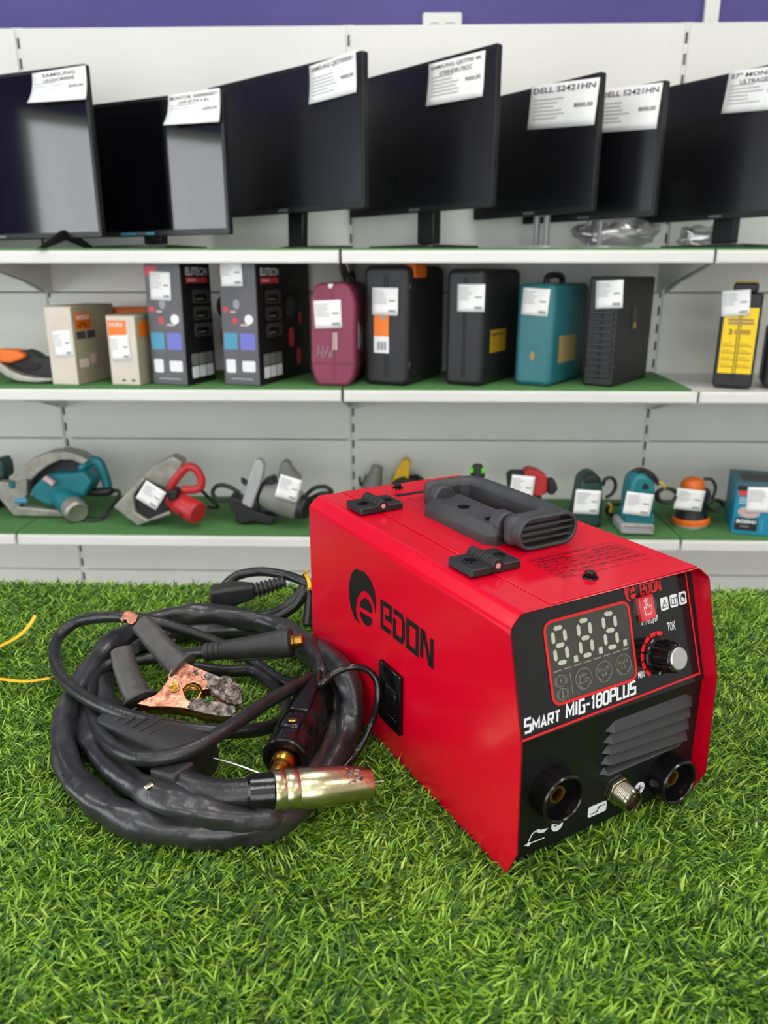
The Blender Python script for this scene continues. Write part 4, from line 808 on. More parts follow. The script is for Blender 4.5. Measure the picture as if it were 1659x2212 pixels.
def tag_mesh(w, h, curl=0.0, n=6):
    vs = []; fs = []
    for j in range(n+1):
        for i in range(n+1):
            x, y = i/n, j/n; z = curl*((1-y)**2)*(1.25-.75*x); vs.append((x*w, y*h+.25*z, z))
    k = n+1
    for j in range(n):
        for i in range(n): fs.append((j*k+i, j*k+i+1, (j+1)*k+i+1, (j+1)*k+i))
    return vs, fs
def tag_on(parent, cor, o, nrm, curl=0.0, title=(), price=None, off=.0015, lines=6, label=None):
    """paper price tag laid over the pixel corners TL, TR, BL of the plane (o, nrm), child of the thing it is taped to"""
    nrm = Vector(nrm).normalized(); TL, TR, BL = [hitp(*c, Vector(o)+nrm*off, nrm) for c in cor]
    ex = (TR-TL); w = ex.length; ex = ex/w; ey = nrm.cross(ex); h = (TL-BL).dot(ey); w = max(w, .02); h = max(h, .02); bl = TL-ey*h
    M = fm(ex, ey, nrm, bl); vs, fs = tag_mesh(w, h, curl)
    t = MB(M).add(vs, fs).build('price_tag', 'paper', parent, True, solid=.0006, recalc=False, label=label)
    bend = lambda x, y: curl*((1-y/h)**2)*(1.25-.75*x/w)+.0006
    def geo(mb, s, x, y, ww, hh, bold=.02):
        v2, f2, _ = text_geo(s, bold); mb.add([(x+a*ww, y+b*hh+.25*(bend(x+a*ww, y+b*hh)-.0006), bend(x+a*ww, y+b*hh)) for a, b in v2], f2)
    k = len(title); hh = h*(.105 if k > 1 else .13)
    for i, s in enumerate(title):
        f = (.92 if len(s) > 9 else .62) if i == 0 else .58
        mb = MB(M); geo(mb, s, w*(1-f)/2, h*.93-hh*(i+1)-hh*.5*i, w*f, hh); mb.build('tag_title', 'ink', t, True, recalc=False)
    if price: mb = MB(M); geo(mb, price, w*.68, h*.40, w*.27, h*.11); mb.build('tag_price', 'ink', t, True, recalc=False)
    mb = MB(M); top = .64 if title else .86
    for i in range(lines):
        y = h*(top-.085*i); ww = w*random.uniform(.32, .55)
        if y < h*.08: break
        q = [(w*.06, y), (w*.06+ww*.5, y), (w*.06+ww, y)]
        mb.add([(x, yy+dy, bend(x, yy)) for x, yy in q for dy in (0, h*.022)], [(0, 2, 3, 1), (2, 4, 5, 3)])
    if not title: mb.add([(x, y, bend(x, y)) for x, y in ((w*.66, h*.5), (w*.9, h*.5), (w*.9, h*.56), (w*.66, h*.56))], [(0, 1, 2, 3)]); mb.add([(x, y, bend(x, y)) for x, y in ((w*.64, h*.1), (w*.92, h*.1), (w*.92, h*.2), (w*.64, h*.2))], [(0, 1, 2, 3)])
    mb.build('tag_lines', 'ink_grey', t, True, recalc=False); return t
# ---- monitors on the top shelf
S1 = SZ[0]+TH
def monitor(name, label, TR, BR, TLv, BLv, Yr, asp, tag, title, price, curl, scr, bez='bezel_black', stand='v', over=0.0, btn=None, bz=.008, chin=.014, ymax=2.285):
    tr, br = on_y(*TR, Yr), on_y(*BR, Yr); hgt = tr.z-br.z
    kt = (on_y(*TLv, 1).z-CAM.z)-(on_y(*BLv, 1).z-CAM.z); Yl = min(hgt/kt, ymax); pl = on_y(*BLv, Yl); pr = br
    ex = Vector((pr.x-pl.x, pr.y-pl.y, 0)).normalized(); rz = math.atan2(ex.y, ex.x); pr = Vector((pr.x, pr.y, 0))+ex*over; w = max((Vector((br.x, br.y))-Vector((pl.x, pl.y))).length+.012+over, min(hgt*asp, (2.295-pr.y)/max(abs(ex.y), .1)))
    zb = max((br.z+pl.z)/2, S1+.025)-S1; root = thing(name, label, 'monitor', (pr.x, pr.y, S1), rz, 'monitors on the top shelf'); FM = fm((1, 0, 0), (0, 0, 1), (0, -1, 0), (0, 0, 0))
    MB(FM).prism(rrect(-w, zb, 0, zb+hgt, .004, 3), -.016, 0).build('housing', bez, root, bevel=.002)
    MB(FM).prism(rrect(-w*.86, zb+hgt*.1, -w*.14, zb+hgt*.8, .02), -.045, -.015, taper=1.15).build('rear_cover', 'bezel_black', root, bevel=.004)
    MB(FM).prism([(-w+bz, zb+chin), (-bz, zb+chin), (-bz, zb+hgt-bz), (-w+bz, zb+hgt-bz)], -.0005, .0007).build('screen', scr, root)
    MB(FM).prism([(-w/2-.018, zb+.004), (-w/2+.018, zb+.004), (-w/2+.018, zb+chin-.004), (-w/2-.018, zb+chin-.004)], 0, .0008).build('maker_badge', 'bezel_grey', root)
    if stand == 'v': MB().box((-w/2, .055, (zb+.12)/2+.006), (.06, .028, zb+.10)).build('neck', 'bezel_black', root, bevel=.003); MB().prism(rrect(-w/2-.12, -.06, -w/2+.12, .13, .02), 0, .010).build('base', 'bezel_black', root, bevel=.003)
    elif stand == 's':
        for s in (-1, 1): MB().box((-w/2+s*.017, .055, (zb+.12)/2+.004), (.014, .014, zb+.11)).build('neck', 'silver_plastic', root, bevel=.003)
        MB().box((-w/2, .055, zb+.03), (.05, .012, .06)).build('neck_plate', 'silver_plastic', root, bevel=.003); MB().prism(rrect(-w/2-.11, -.05, -w/2+.11, .13, .02), 0, .008).build('base', 'silver_plastic', root, bevel=.003)
    elif stand == 'a': MB(fm((1, 0, 0), (0, 0, 1), (0, -1, 0), (0, 0, 0))).prism([(-w/2-.035, .008), (-w/2+.02, .008), (-w/2+.03, zb+.09), (-w/2-.03, zb+.09)], -.065, -.045).build('neck', 'bezel_black', root, bevel=.003); MB().prism([(-w/2-.15, .10), (-w/2-.13, .115), (-w/2, .06), (-w/2+.13, .115), (-w/2+.15, .10), (-w/2+.02, .02), (-w/2-.02, .02)], 0, .010).build('base', 'bezel_black', root, bevel=.003)
    else:
        for s in (-1, 1): MB(fm((0, 1, 0), (0, 0, 1), (1, 0, 0), (-w/2+s*w*.32, 0, 0))).prism([(-.09, 0), (-.075, .004), (.0, zb+.02), (.012, zb+.02), (.10, .004), (.115, 0), (.09, -.0), (.006, zb-.002), (-.07, 0)], -.008, .008).build('foot', 'bezel_black', root)
    if btn: MB(FM).prism([(-w*btn[0], zb+.0035), (-w*btn[1], zb+.0035), (-w*btn[1], zb+.0095), (-w*btn[0], zb+.0095)], 0, .0007).build('control_strip', btn[2], root)
    n = Vector((ex.y, -ex.x, 0)); tag_on(root, tag, (pr.x, pr.y, 0), n, curl, title, price, off=.002, label='white paper price tag')
    return root, w, hgt
monitor('television', 'large black television at the left, reflecting a bright window', (191, 140), (221, 516), (0, 173), (0, 524), 1.975, 1.76, ((69, 159), (184, 141), (64, 236)), ('SAMSUNG', 'UE55NC8000AE'), '8000,00', .022, 'screen_black', stand='feet')
monitor('computer_monitor', 'black monitor second from the left with cyan marks on its chin', (481, 190.5), (496, 504.5), (205, 228), (219, 514), 1.985, 1.76, ((363, 206), (474, 190), (351, 283)), ('MONITOR: 50000000071', '(0FZ7514)'), '6000,00', .022, 'screen_black', stand='v', btn=(.62, .42, 'cyan_print'))
monitor('computer_monitor', 'black monitor third from the left, tilted up, slim stand', (771, 106.7), (787.4, 447), (484, 197), (494, 471), 1.925, 1.72, ((668, 143), (767.5, 109), (672, 230)), ('SAMSUNG QE77000001',), '9000,00', .008, 'screen_matt', stand='a', ymax=2.24)
monitor('computer_monitor', 'black monitor fourth from the left, on a wide black neck', (1060.5, 106.7), (1062, 459), (778, 169), (787, 457), 1.93, 1.74, ((926.7, 139), (1048, 108.5), (938, 230)), ('SAMSUNG QE7700 4K', '0700HDR170CC'), '9000,00', .006, 'screen_matt', stand='v', ymax=2.25)
monitor('computer_monitor', 'black monitor with silver forked stand, left one of the matching pair', (1297, 167), (1278, 468), (1064, 197), (1064, 462), 1.985, 1.74, ((1149, 186), (1296, 167), (1144, 280)), ('DELL S2421HN',), '8000,00', .0, 'screen_matt', 'bezel_black', 's')
monitor('computer_monitor', 'black monitor with silver forked stand, right one of the matching pair', (1437.5, 180), (1411, 474), (1297, 193), (1280, 468), 1.99, 1.74, ((1297, 194), (1432, 178), (1291, 287)), ('DELL S2421HN',), '8000,00', .0, 'screen_matt', 'bezel_black', 's')
monitor('computer_monitor', 'large dark monitor at the right edge of the top shelf', (1659, 142), (1659, 478), (1437, 176), (1417, 472), 1.99, 1.76, ((1576, 155), (1716, 136), (1563, 247)), ('27" MONITOR', 'ULTRAGEAR'), '8000,00', .004, 'screen_matt', stand='v', over=.10)
# crumpled plastic bags behind the monitors
def bag(label, u, v, Y, r):
    p = on_y(u, v, Y); mb = MB(); mb.sphere((0, 0, r*.52), r, 20, (1.25, .55, .5)); 
    for i, q in enumerate(mb.v):
        f = 1+.16*math.sin(q.x*90+q.z*60)*math.sin(q.z*110+q.y*70)+.1*math.sin(q.x*170+q.y*120); mb.v[i] = Vector((q.x*f, q.y*f, max(0, q.z*f)))
    o = mb.build('plastic_bag', 'bag_film', ang=80); o.location = (p.x, p.y, S1); props(o, label, 'plastic bag', 'plastic bags behind the monitors')
bag('crumpled clear plastic bag behind the pair of matching monitors', 1330, 520, 2.2, .085); bag('crumpled clear plastic bag beside the dark monitor neck at the right', 1525, 525, 2.2, .06)
# ---- middle shelf: cartons and tool cases
S2 = SZ[1]+TH
def spot(uL, uR, vb, Yf, rot, utop, vtop, zs):
    pr = on_y(uR, vb, Yf); ex = Vector((math.cos(rot), math.sin(rot))); r = ray(uL, vb); r = Vector((r.x, r.y))
    # CAM + t r = pr - w ex
    A = Matrix(((r.x, ex.x), (r.y, ex.y))); t, w = A.inverted() @ Vector((pr.x, pr.y)); h = on_y(utop, vtop, Yf).z-zs
    return (pr.x, pr.y, zs), w, h
FM = fm((1, 0, 0), (0, 0, 1), (0, -1, 0), (0, 0, 0)); SM = fm((0, 1, 0), (0, 0, 1), (1, 0, 0), (0, 0, 0))
def decal(parent, M, r, m_, z=.0006, name='print', rad=0):
    pl = rrect(*r, rad, 3) if rad else [(r[0], r[1]), (r[2], r[1]), (r[2], r[3]), (r[0], r[3])]
    return MB(M).flat(pl, z).build(name, m_, parent, recalc=False)
def dtext(parent, M, s, x, y, w, h, m_, z=.001, bold=.02): return put_text(MB(M), s, (x, y), (w, 0), (0, h), z, bold).build('lettering', m_, parent, recalc=False)
def carton(name, label, cat, uL, uR, vb, Yf, deg, ut, vt, dep, front, side_, zs, group=None):
    rot = math.radians(deg); loc, w, h = spot(uL, uR, vb, Yf, rot, ut, vt, zs); r = thing(name, label, cat, loc, rot, group)
    MB().box((-w/2, dep/2, h/2), (w, dep, h)).build('box_body', side_, r, bevel=.0025)
    decal(r, FM, (-w+.002, .002, -.002, h-.002), front, name='front_face')
    m = MB(); m.box((-w/2, dep/2, h+.0006), (w-.004, dep-.004, .0012)); m.build('top_flap', side_, r)
    n = Vector((math.sin(rot), -math.cos(rot), 0)); return r, w, h, loc, n
r, w, h, loc, n = carton('tool_carton', 'beige tool carton with orange side label, left of the pair', 'carton', 115, 172, 836, 1.975, -10, 150, 662, .2, 'carton_beige', 'carton_khaki', S2, 'beige tool cartons')
tag_on(r, ((112, 716), (149, 714), (118, 772)), loc, n)
decal(r, SM, (.012, h*.70, .085, h*.91), 'orange_print'); decal(r, SM, (.012, h*.585, .052, h*.68), 'panel_dark'); decal(r, SM, (.058, h*.585, .098, h*.68), 'panel_dark'); decal(r, SM, (.012, h*.22, .055, h*.33), 'carton_beige'); decal(r, SM, (.062, h*.25, .09, h*.38), 'photo_pink')
decal(r, SM, (.012, h*.80, .085, h*.808), 'carton_black', .0009); dtext(r, SM, 'WORX', .018, h*.825, .06, h*.06, 'white_print'); dtext(r, SM, 'NITRO', .018, h*.715, .06, h*.07, 'carton_black')
r, w, h, loc, n = carton('tool_carton', 'beige tool carton with orange front label, right of the pair', 'carton', 243, 305, 836, 1.975, -10, 294, 682, .17, 'carton_beige', 'carton_khaki', S2, 'beige tool cartons')
decal(r, FM, (-w+.004, h*.63, -w*.32, h*.93), 'orange_print', .0009); dtext(r, FM, 'WORX', -w+.007, h*.84, w*.5, h*.06, 'white_print', .0013); decal(r, FM, (-w*.62, h*.06, -w*.5, h*.09), 'panel_dark', .0009); decal(r, FM, (-w*.3, h*.06, -w*.18, h*.09), 'panel_dark', .0009)
decal(r, SM, (.012, h*.70, .08, h*.91), 'orange_print'); tag_on(r, ((236, 725), (276, 724), (242, 779)), loc, n, off=.003)
p = on_y(275, 672, 2.22); q = on_y(240, 672, 2.22)
t = thing('orange_case', 'orange topped case lying behind the beige cartons', 'tool case', (p.x+.02, 2.255, S2)); hz_ = p.z-S2+.012
MB().box((0, 0, (hz_-.05)/2), (.2, .11, hz_-.05)).build('case_body', 'case_black', t, bevel=.005); MB().box((0, 0, hz_-.026), (.2, .11, .048)).build('case_lid', 'tool_orange', t, bevel=.005)
def dark_carton(label, uL, uR, ut, vt, tagc, dep, seed):
    r, w, h, loc, n = carton('tool_carton', label, 'carton', uL, uR, 842, 1.972, -17, ut, vt, dep, 'carton_grey', 'carton_black', S2, 'tall dark tool cartons')
    decal(r, FM, (-w*.96, h*.88, -w*.66, h*.955), 'badge_red', .0009); decal(r, FM, (-w*.95, h*.295, -w*.58, h*.43), 'cyan_print', .0009, rad=.004); decal(r, FM, (-w*.50, h*.295, -w*.10, h*.43), 'blue_print', .0009, rad=.004)
    decal(r, FM, (-w*.92, h*.105, -w*.66, h*.215), 'white_print', .0009, rad=.004); decal(r, FM, (-w*.48, h*.115, -w*.12, h*.205), 'white_print', .0009, rad=.004)
    for x, y, a, b, mm in ((-.86, .62, .05, .03, 'badge_red'), (-.62, .53, .05, .035, 'badge_red'), (-.56, .66, .06, .05, 'ink_grey'), (-.24, .54, .08, .05, 'white_print'), (-.36, .495, .09, .012, 'photo_pink'), (-.66, .60, .06, .012, 'photo_pink')): MB(FM).flat([(w*x+w*a*1.5*math.cos(k*PI/6), h*y+h*b*.8*math.sin(k*PI/6)) for k in range(12)], .0009).build('picture', mm, r, recalc=False)
    decal(r, FM, (-w*.8, h*.048, -w*.2, h*.062), 'ink_grey', .0011)
    dtext(r, SM, 'ELITECH', .022, h*.885, .10, h*.062, 'white_print'); decal(r, SM, (.022, h*.825, .122, h*.87), 'badge_red', .0009); decal(r, SM, (.03, h*.840, .07, h*.856), 'photo_pink', .0012)
    for k in range(3): decal(r, SM, (.045, h*(.66-.135*k), .135, h*(.77-.135*k)), 'panel_dark', .0009, rad=.008); decal(r, SM, (.057, h*(.675-.135*k), .115, h*(.735-.135*k)), 'carton_black', .0012, rad=.004); decal(r, SM, (.062, h*(.69-.135*k), .098, h*(.70-.135*k)), 'grey_print', .0014)
    for i in range(3):
        for j in range(2): decal(r, SM, (.022+.036*i, h*(.055+.105*j), .055+.036*i, h*(.15+.105*j)), 'white_print' if j == 0 else 'grey_print', .0009, rad=.003)
    m = MB(SM); o = MB(SM).flat([(.19+.028*math.cos(k*PI/8), h*.62+.028*math.sin(k*PI/8)) for k in range(16)], .0009).build('picture', 'panel_dark', r, recalc=False)
    for x, y, a in ((.19, .36, .018), (.235, .18, .016), (.25, .52, .012)): MB(SM).flat([(x+a*math.cos(k*PI/6), h*y+a*1.5*math.sin(k*PI/6)) for k in range(12)], .0009).build('picture', 'badge_red', r, recalc=False)
    tag_on(r, tagc, loc, n, off=.003); return r
dark_carton('tall dark carton with red badge beside the beige cartons', 333, 408, 377, 562, ((322, 586), (367, 588), (318, 647)), .14, 1)
dark_carton('tall dark carton with red badge beside the maroon case', 487, 564, 546, 563, ((474, 562), (521, 561), (472, 619)), .32, 2)
# tool cases
def case(label, uL, uR, vb, Yf, deg, ut, vt, dep, m_, shape, group='tool cases on the middle shelf', bev=.012, cat='tool case'):
    rot = math.radians(deg); loc, w, h = spot(uL, uR, vb, Yf, rot, ut, vt, S2); r = thing('tool_case', label, cat, loc, rot, group)
    if shape == 'oct': pl = [(-w*.86, 0), (-w*.16, 0), (-w*.03, h*.1), (0, h*.2), (0, h*.84), (-w*.1, h*.96), (-w*.2, h), (-w*.80, h), (-w*.9, h*.96), (-w, h*.84), (-w, h*.2), (-w*.96, h*.1)]
    else: pl = rrect(-w, 0, 0, h, min(w, h)*(.16 if shape == 'round' else .08), 4)
    MB(FM).prism(pl, -dep, 0).build('shell', m_, r, bevel=bev, seg=3)
    for x in ((-w*.52, -w*.46) if m_ != 'teal_plastic' else ()): MB(FM).box((x, h*.5, .0002), (.0022, h*.86, .0026)).build('shell_seam', 'slot_black' if m_ != 'maroon_plastic' else m_, r)
    n = Vector((math.sin(rot), -math.cos(rot), 0)); return r, w, h, loc, n
r, w, h, loc, n = case('maroon plastic tool case between dark carton and black case', 674, 768, 836, 1.972, -6, 760, 611, .26, 'maroon_plastic', 'oct', bev=.008)
MB(FM).box((-w/2, h*.245, .001), (w*.98, .004, .004)).build('rib', 'maroon_plastic', r); tag_on(r, ((677, 650), (736, 648), (679, 710)), loc, n, off=.003)
decal(r, FM, (-w*.50, h*.36, -w*.40, h*.53), 'photo_pink', .0015); MB(FM).flat([(-w*.62+.006, h*.95), (-w*.5, h*.95), (-w*.46, h*.99), (-w*.58, h*.99)], .0015).build('sticker', 'white_print', r, recalc=False)
mb = MB(FM)
for k in range(7): mb.stroke([(-w*.86+.006*k, h*(.30+.03*math.sin(k*2))), (-w*.82+.006*k, h*(.37+.03*math.cos(k*3)))], .0018, .0016)
mb.build('graffiti_print', 'ink_grey', r, recalc=False); MB(SM).stroke([(.05, h*.36), (.05, h*.58), (.10, h*.36), (.10, h*.58)], .016, .0012).build('lettering', 'white_print', r, recalc=False)
MB().tube(catmull([(-w*.3, .10, h-.005), (-w*.3, .11, h+.02), (-w*.3, .17, h+.022), (-w*.3, .18, h-.005)], 5), .007, 10).build('carry_handle', 'case_black', r)
r, w, h, loc, n = case('tall black tool case with orange and white sticker and orange latch', 787, 880, 836, 1.972, -22, 884, 573, .27, 'case_black', 'round')
tag_on(r, ((804, 621), (860, 622), (803, 680)), loc, n, off=.004); decal(r, FM, (-w*.76, h*.42, -w*.42, h*.63), 'orange_print', .0022, 'sticker'); decal(r, FM, (-w*.76, h*.28, -w*.42, h*.42), 'white_print', .0022, 'sticker'); decal(r, FM, (-w*.60, h*.56, -w*.50, h*.62), 'ink_grey', .003)
mb = MB(FM); [mb.box((-w*.68+k*.0045, h*.34, .0024), (.0016+.0012*(k % 2), h*.07, .0004)) for k in range(6)]; mb.build('barcode', 'ink', r)
MB().box((-.012, .08, h-.012), (.03, .085, .036)).build('latch', 'tool_orange', r, bevel=.004); 
for zz_ in (.17, .83): MB(SM).lathe([(0, 0), (.016, 0), (.016, .006), (.011, .007), (0, .004)], (.022, h*zz_, -.002), (.022, h*zz_, 1), 20).build('corner_boss', 'case_black', r)
r, w, h, loc, n = case('black tool case with small yellow label on its side', 959, 1038, 837, 1.972, -28, 1046, 580, .26, 'case_black', 'round')
tag_on(r, ((989, 614), (1048, 614), (985, 673)), loc, n, off=.004); decal(r, SM, (.045, h*.47, .15, h*.66) if 0 else (.05, h*.28, .16, h*.48), 'label_yellow', .001); decal(r, SM, (.055, h*.435, .155, h*.445), 'ink', .0015); MB(SM).flat([(.07, h*.435), (.085, h*.435), (.078, h*.415)], .0015).build('print', 'ink', r, recalc=False)
r, w, h, loc, n = case('teal plastic tool case with worn sticker', 1108, 1186, 839, 1.972, -32, 1208, 613, .25, 'teal_plastic', 'round')
tag_on(r, ((1131, 621), (1189, 625), (1122, 679)), loc, n, off=.004); MB(FM).flat([(-w*.5+.006*math.cos(k*PI/5)*(1+.3*(k % 2)), h*.30+.012*math.sin(k*PI/5)) for k in range(10)], .0018).build('torn_sticker', 'label_tan', r, recalc=False)
decal(r, SM, (.045, h*.22, .17, h*.49), 'label_tan', .001, 'label'); MB().tube(catmull([(-w*.5, .06, h-.004), (-w*.5, .075, h+.018), (-w*.5, .16, h+.018), (-w*.5, .175, h-.004)], 5), .008, 10).build('carry_handle', 'case_black', r)
r, w, h, loc, n = case('black tool case with ribbed front beside the teal case', 1256, 1320, 842, 1.972, -36, 1346, 597, .25, 'case_black', 'sq', bev=.006)
for k in range(11): MB(FM).box((-w*.5, h*(.10+.058*k), .0025), (w*.80, h*.030, .006)).build('rib', 'case_black', r, bevel=.0012)
tag_on(r, ((1288, 607), (1347, 604), (1284, 667)), loc, n, off=.007); MB(SM).box((.11, h*.62, .002), (.022, h*.20, .006)).build('label', 'panel_dark', r); MB(SM).box((.11, h*.55, .0055), (.014, h*.05, .002)).build('label_mark', 'label_yellow', r)
MB(SM).box((.02, h*.2, .002), (.05, .006, .008)).build('latch', 'case_black', r); MB(SM).box((.02, h*.77, .002), (.05, .006, .008)).build('latch', 'case_black', r)
r, w, h, loc, n = case('black case with large yellow instruction label at the right', 1536, 1622, 842, 1.975, -24, 1640, 634, .10, 'case_black', 'sq', bev=.006)
decal(r, FM, (-w*.90, h*.15, -w*.06, h*.85), 'yellow_print', .0012, 'yellow_label'); mb = MB(FM)
for i in range(2):
    for j in range(4): mb.box((-w*(.70-.42*i), h*(.22+.075*j), .0016), (w*.32, h*.012, .0004)); mb.box((-w*(.74-.42*i), h*(.245+.075*j), .0016), (w*.22, h*.008, .0004))
mb.build('label_text_lines', 'label_yellow', r, recalc=False)['kind'] = 'stuff'; dtext(r, FM, '3', -w*.74, h*.565, w*.09, h*.06, 'ink', .0016, .03); decal(r, FM, (-w*.60, h*.57, -w*.20, h*.62), 'label_yellow', .0016); decal(r, FM, (-w*.78, h*.71, -w*.16, h*.735), 'label_tan', .0016); decal(r, FM, (-w*.78, h*.675, -w*.14, h*.70), 'label_tan', .0016)
MB().box((-w*.46, .045, h+.012), (w*.62, .05, .026)).build('carry_handle', 'case_black', r, bevel=.006); MB().box((-w*.46, .045, h+.026), (w*.55, .035, .005)).build('handle_pad', 'label_yellow', r); tag_on(r, ((1560, 629), (1622, 625), (1561, 684)), loc, n, off=.005)
r, w, h, loc, n = case('dark tool case cut off by the right edge of the photograph', 1642, 1720, 846, 1.975, -20, 1720, 705, .12, 'case_black', 'round')
# ---- tools built from their outlines, each at the depth of the spot where it stands
def depth_at(u, v, zs): return max(YF+.02, min(YB-.06, on_z(u, v, zs).y))
class Tool:
    def __init__(s, name, label, cat, R, x, y, zs, group):
        s.R = R; s.Y = depth_at(*R(x, y), zs); p = on_y(*R(x, y), s.Y); s.r = thing(name, label, cat, (p.x, s.Y, zs), 0, group); s.zs = zs
    def pt(s, x, y, dy=0): p = on_y(*s.R(x, y), s.Y+dy); p.z = max(p.z, s.zs+.001); return p
    def prism(s, name, m_, pts, dy, th, bev=.004, label=None, parent=None):
        A = [s.pt(x, y, dy) for x, y in pts]; n = len(A); B = [p+Vector((0, th, 0)) for p in A]
        return MB().add(A+B, [tuple(range(n)), tuple(range(2*n-1, n-1, -1))]+[(i, n+i, n+(i+1) % n, (i+1) % n) for i in range(n)]).build(name, m_, parent or s.r, True, bevel=bev, seg=2, label=label)
    def tube(s, name, m_, pts, r, sm=5, n=14, sq=1.0, parent=None):
        P = [s.pt(*p) for p in pts]; P = catmull(P, sm) if len(P) > 2 else P
        rr = r if not hasattr(r, '__len__') else [r[0]+(r[1]-r[0])*i/(len(P)-1) for i in range(len(P))]
        return MB().tube(P, rr, n, sq=sq).build(name, m_, parent or s.r, True)
    def turn(s, name, m_, p0, p1, prof, n=28, parent=None):
        a, b = s.pt(*p0), s.pt(*p1); l = (b-a).length; return MB().lathe([(r, t*l) for r, t in prof], a, b, n).build(name, m_, parent or s.r, True, ang=35)
    def tag(s, cor, dy, tilt=0): tag_on(s.r, [s.R(*c) for c in cor], (0, s.Y+dy, 0), (0, -1, tilt), off=.003)
S3 = SZ[2]+TH; R5 = reg(0, 940, 460); R6 = reg(420, 940, 920); R7 = reg(960, 940, 1659); R8 = reg(0, 520, 420); TG = 'power tools on the lower shelf'
t = Tool('circular_saw', 'orange and black saw with silver curved base at the left edge', 'power saw', R8, 300, 1225, S2, None)
t.prism('base_plate', 'cast_metal', [(-60,1000),(0,1050),(80,1105),(180,1150),(300,1170),(450,1175),(450,1205),(300,1215),(160,1205),(60,1170),(-20,1110),(-60,1060)], 0, .10)
t.prism('blade_guard', 'tool_dark', [(-60,1000),(40,985),(130,945),(210,935),(280,960),(340,1000),(450,1005),(450,1165),(300,1165),(180,1145),(80,1100),(0,1045)], .03, .05)
t.prism('motor_housing', 'tool_orange', [(-60,930),(110,938),(195,970),(205,1000),(150,1025),(80,1045),(0,1040),(-60,1000)], .01, .06, .006); t.prism('vent', 'slot_black', [(180,1070),(230,1030),(310,1040),(350,1080),(290,1110),(210,1100)], .026, .01, .003)
t = Tool('circular_saw', 'teal circular saw with pale metal base and round silver motor end', 'circular saw', R5, 400, 632, S3, TG)
t.prism('blade_guard', 'tool_dark', [(215,440),(235,360),(300,290),(380,230),(470,190),(560,190),(650,220),(700,280),(560,330),(430,420),(300,480)], .03, .05)
t.prism('guard_rim', 'cast_metal', [(90,350),(150,262),(250,182),(370,135),(490,125),(600,150),(690,200),(640,232),(560,198),(470,196),(380,236),(300,294),(235,362),(205,440),(150,400)], .0, .06, label='pale curved metal guard rim')
t.prism('base_plate', 'cast_metal', [(-20,360),(110,372),(205,345),(212,470),(140,560),(470,590),(520,640),(105,632),(-20,480)], -.02, .03)
t.prism('gear_case', 'tool_teal', [(230,430),(330,330),(440,300),(560,300),(640,280),(720,360),(660,480),(520,520),(380,560),(260,500)], -.02, .09, .008)
t.turn('motor_housing', 'tool_teal', (470, 440, .02), (590, 590, -.055), [(0, 0), (.036, 0), (.036, .75), (.033, .82), (.033, .98), (0, .98)])
t.turn('motor_end_cap', 'cast_metal', (560, 552, -.036), (605, 608, -.065), [(.030, 0), (.034, .1), (.034, .8), (.028, 1), (.018, .9), (0, .9)])
t.tube('rear_handle', 'tool_teal', [(640, 260, .03), (700, 205, .03), (770, 210, .03), (810, 300, .03), (840, 400, .03)], .014, n=12); t.tube('handle_grip', 'tool_dark', [(650, 330, .02), (640, 400, .02), (700, 440, .02), (830, 440, .02), (870, 420, .03)], .013)
t.prism('angle_lever', 'tool_teal', [(60,370),(105,365),(110,415),(75,420)], -.026, .012, .002); t.tube('lock_knob', 'cyan_print', [(120, 510, -.02), (215, 510, -.02)], .008, n=12); t.tube('lever', 'photo_pink', [(350, 330, -.03), (420, 380, -.03)], .009)
t.tube('cable', 'cable', [(860, 430, .03), (930, 440, .04), (900, 520, .02), (830, 610, -.02), (780, 680, -.03)], .0055, n=10); t.tube('plug', 'tool_dark', [(800, 665, -.035), (690, 700, -.045)], (.008, .014)); 
for x in (650, 690): t.tube('plug_pin', 'nickel', [(x+15, 712, -.05), (x, 722, -.058)], .0024, n=8)
t = Tool('circular_saw', 'red circular saw with silver base and square white tag', 'circular saw', R5, 1100, 715, S3, TG)
t.prism('base_plate', 'cast_metal', [(880,560),(990,450),(1110,330),(1130,350),(1040,470),(1050,600),(1150,665),(1320,590),(1330,620),(1075,728)], 0, .02)
t.prism('blade_guard', 'cast_metal', [(1110,335),(1190,240),(1340,165),(1420,210),(1400,290),(1330,350),(1290,420),(1120,380)], .02, .05, label='grey metal blade guard'); t.prism('lower_guard', 'tool_dark', [(1040,490),(1110,340),(1300,420),(1370,500),(1300,600),(1180,655),(1080,620)], .012, .06)
t.tube('loop_handle', 'tool_red', [(1325, 430, .02), (1350, 370, .02), (1420, 280, .02), (1475, 245, .02), (1530, 270, .02), (1568, 340, .02), (1562, 400, .02), (1510, 425, .02), (1420, 425, .02)], .0115)
t.turn('motor_housing', 'tool_red', (1340, 500, .03), (1545, 610, -.02), [(0, 0), (.024, 0), (.030, .3), (.033, .92), (.029, 1), (0, 1)]); t.tube('motor_vent', 'slot_black', [(1395, 615, -.03), (1415, 622, -.03)], .004, n=8)
dtx = t.prism('nose', 'tool_dark', [(1290,440),(1370,430),(1390,500),(1310,520)], -.015, .05, .006); t.tag(((1140, 352), (1296, 450), (1060, 490)), -.03)
t.tube('cable', 'cable', [(1570, 430, .03), (1640, 500, .05), (1700, 560, .06), (1620, 560, .07)], .005, n=8)
t = Tool('circular_saw', 'grey circular saw standing on its tilted base with white tag', 'circular saw', R6, 450, 650, S3, TG)
t.prism('base_plate', 'silver_plastic', [(435,178),(470,175),(500,215),(490,300),(410,530),(335,490),(385,320)], -.02, .03, label='light grey tilted base plate'); t.prism('blade_guard', 'tool_dark', [(250,440),(340,470),(420,540),(590,590),(550,655),(420,620),(340,640),(290,620),(300,580),(250,520)], .0, .06)
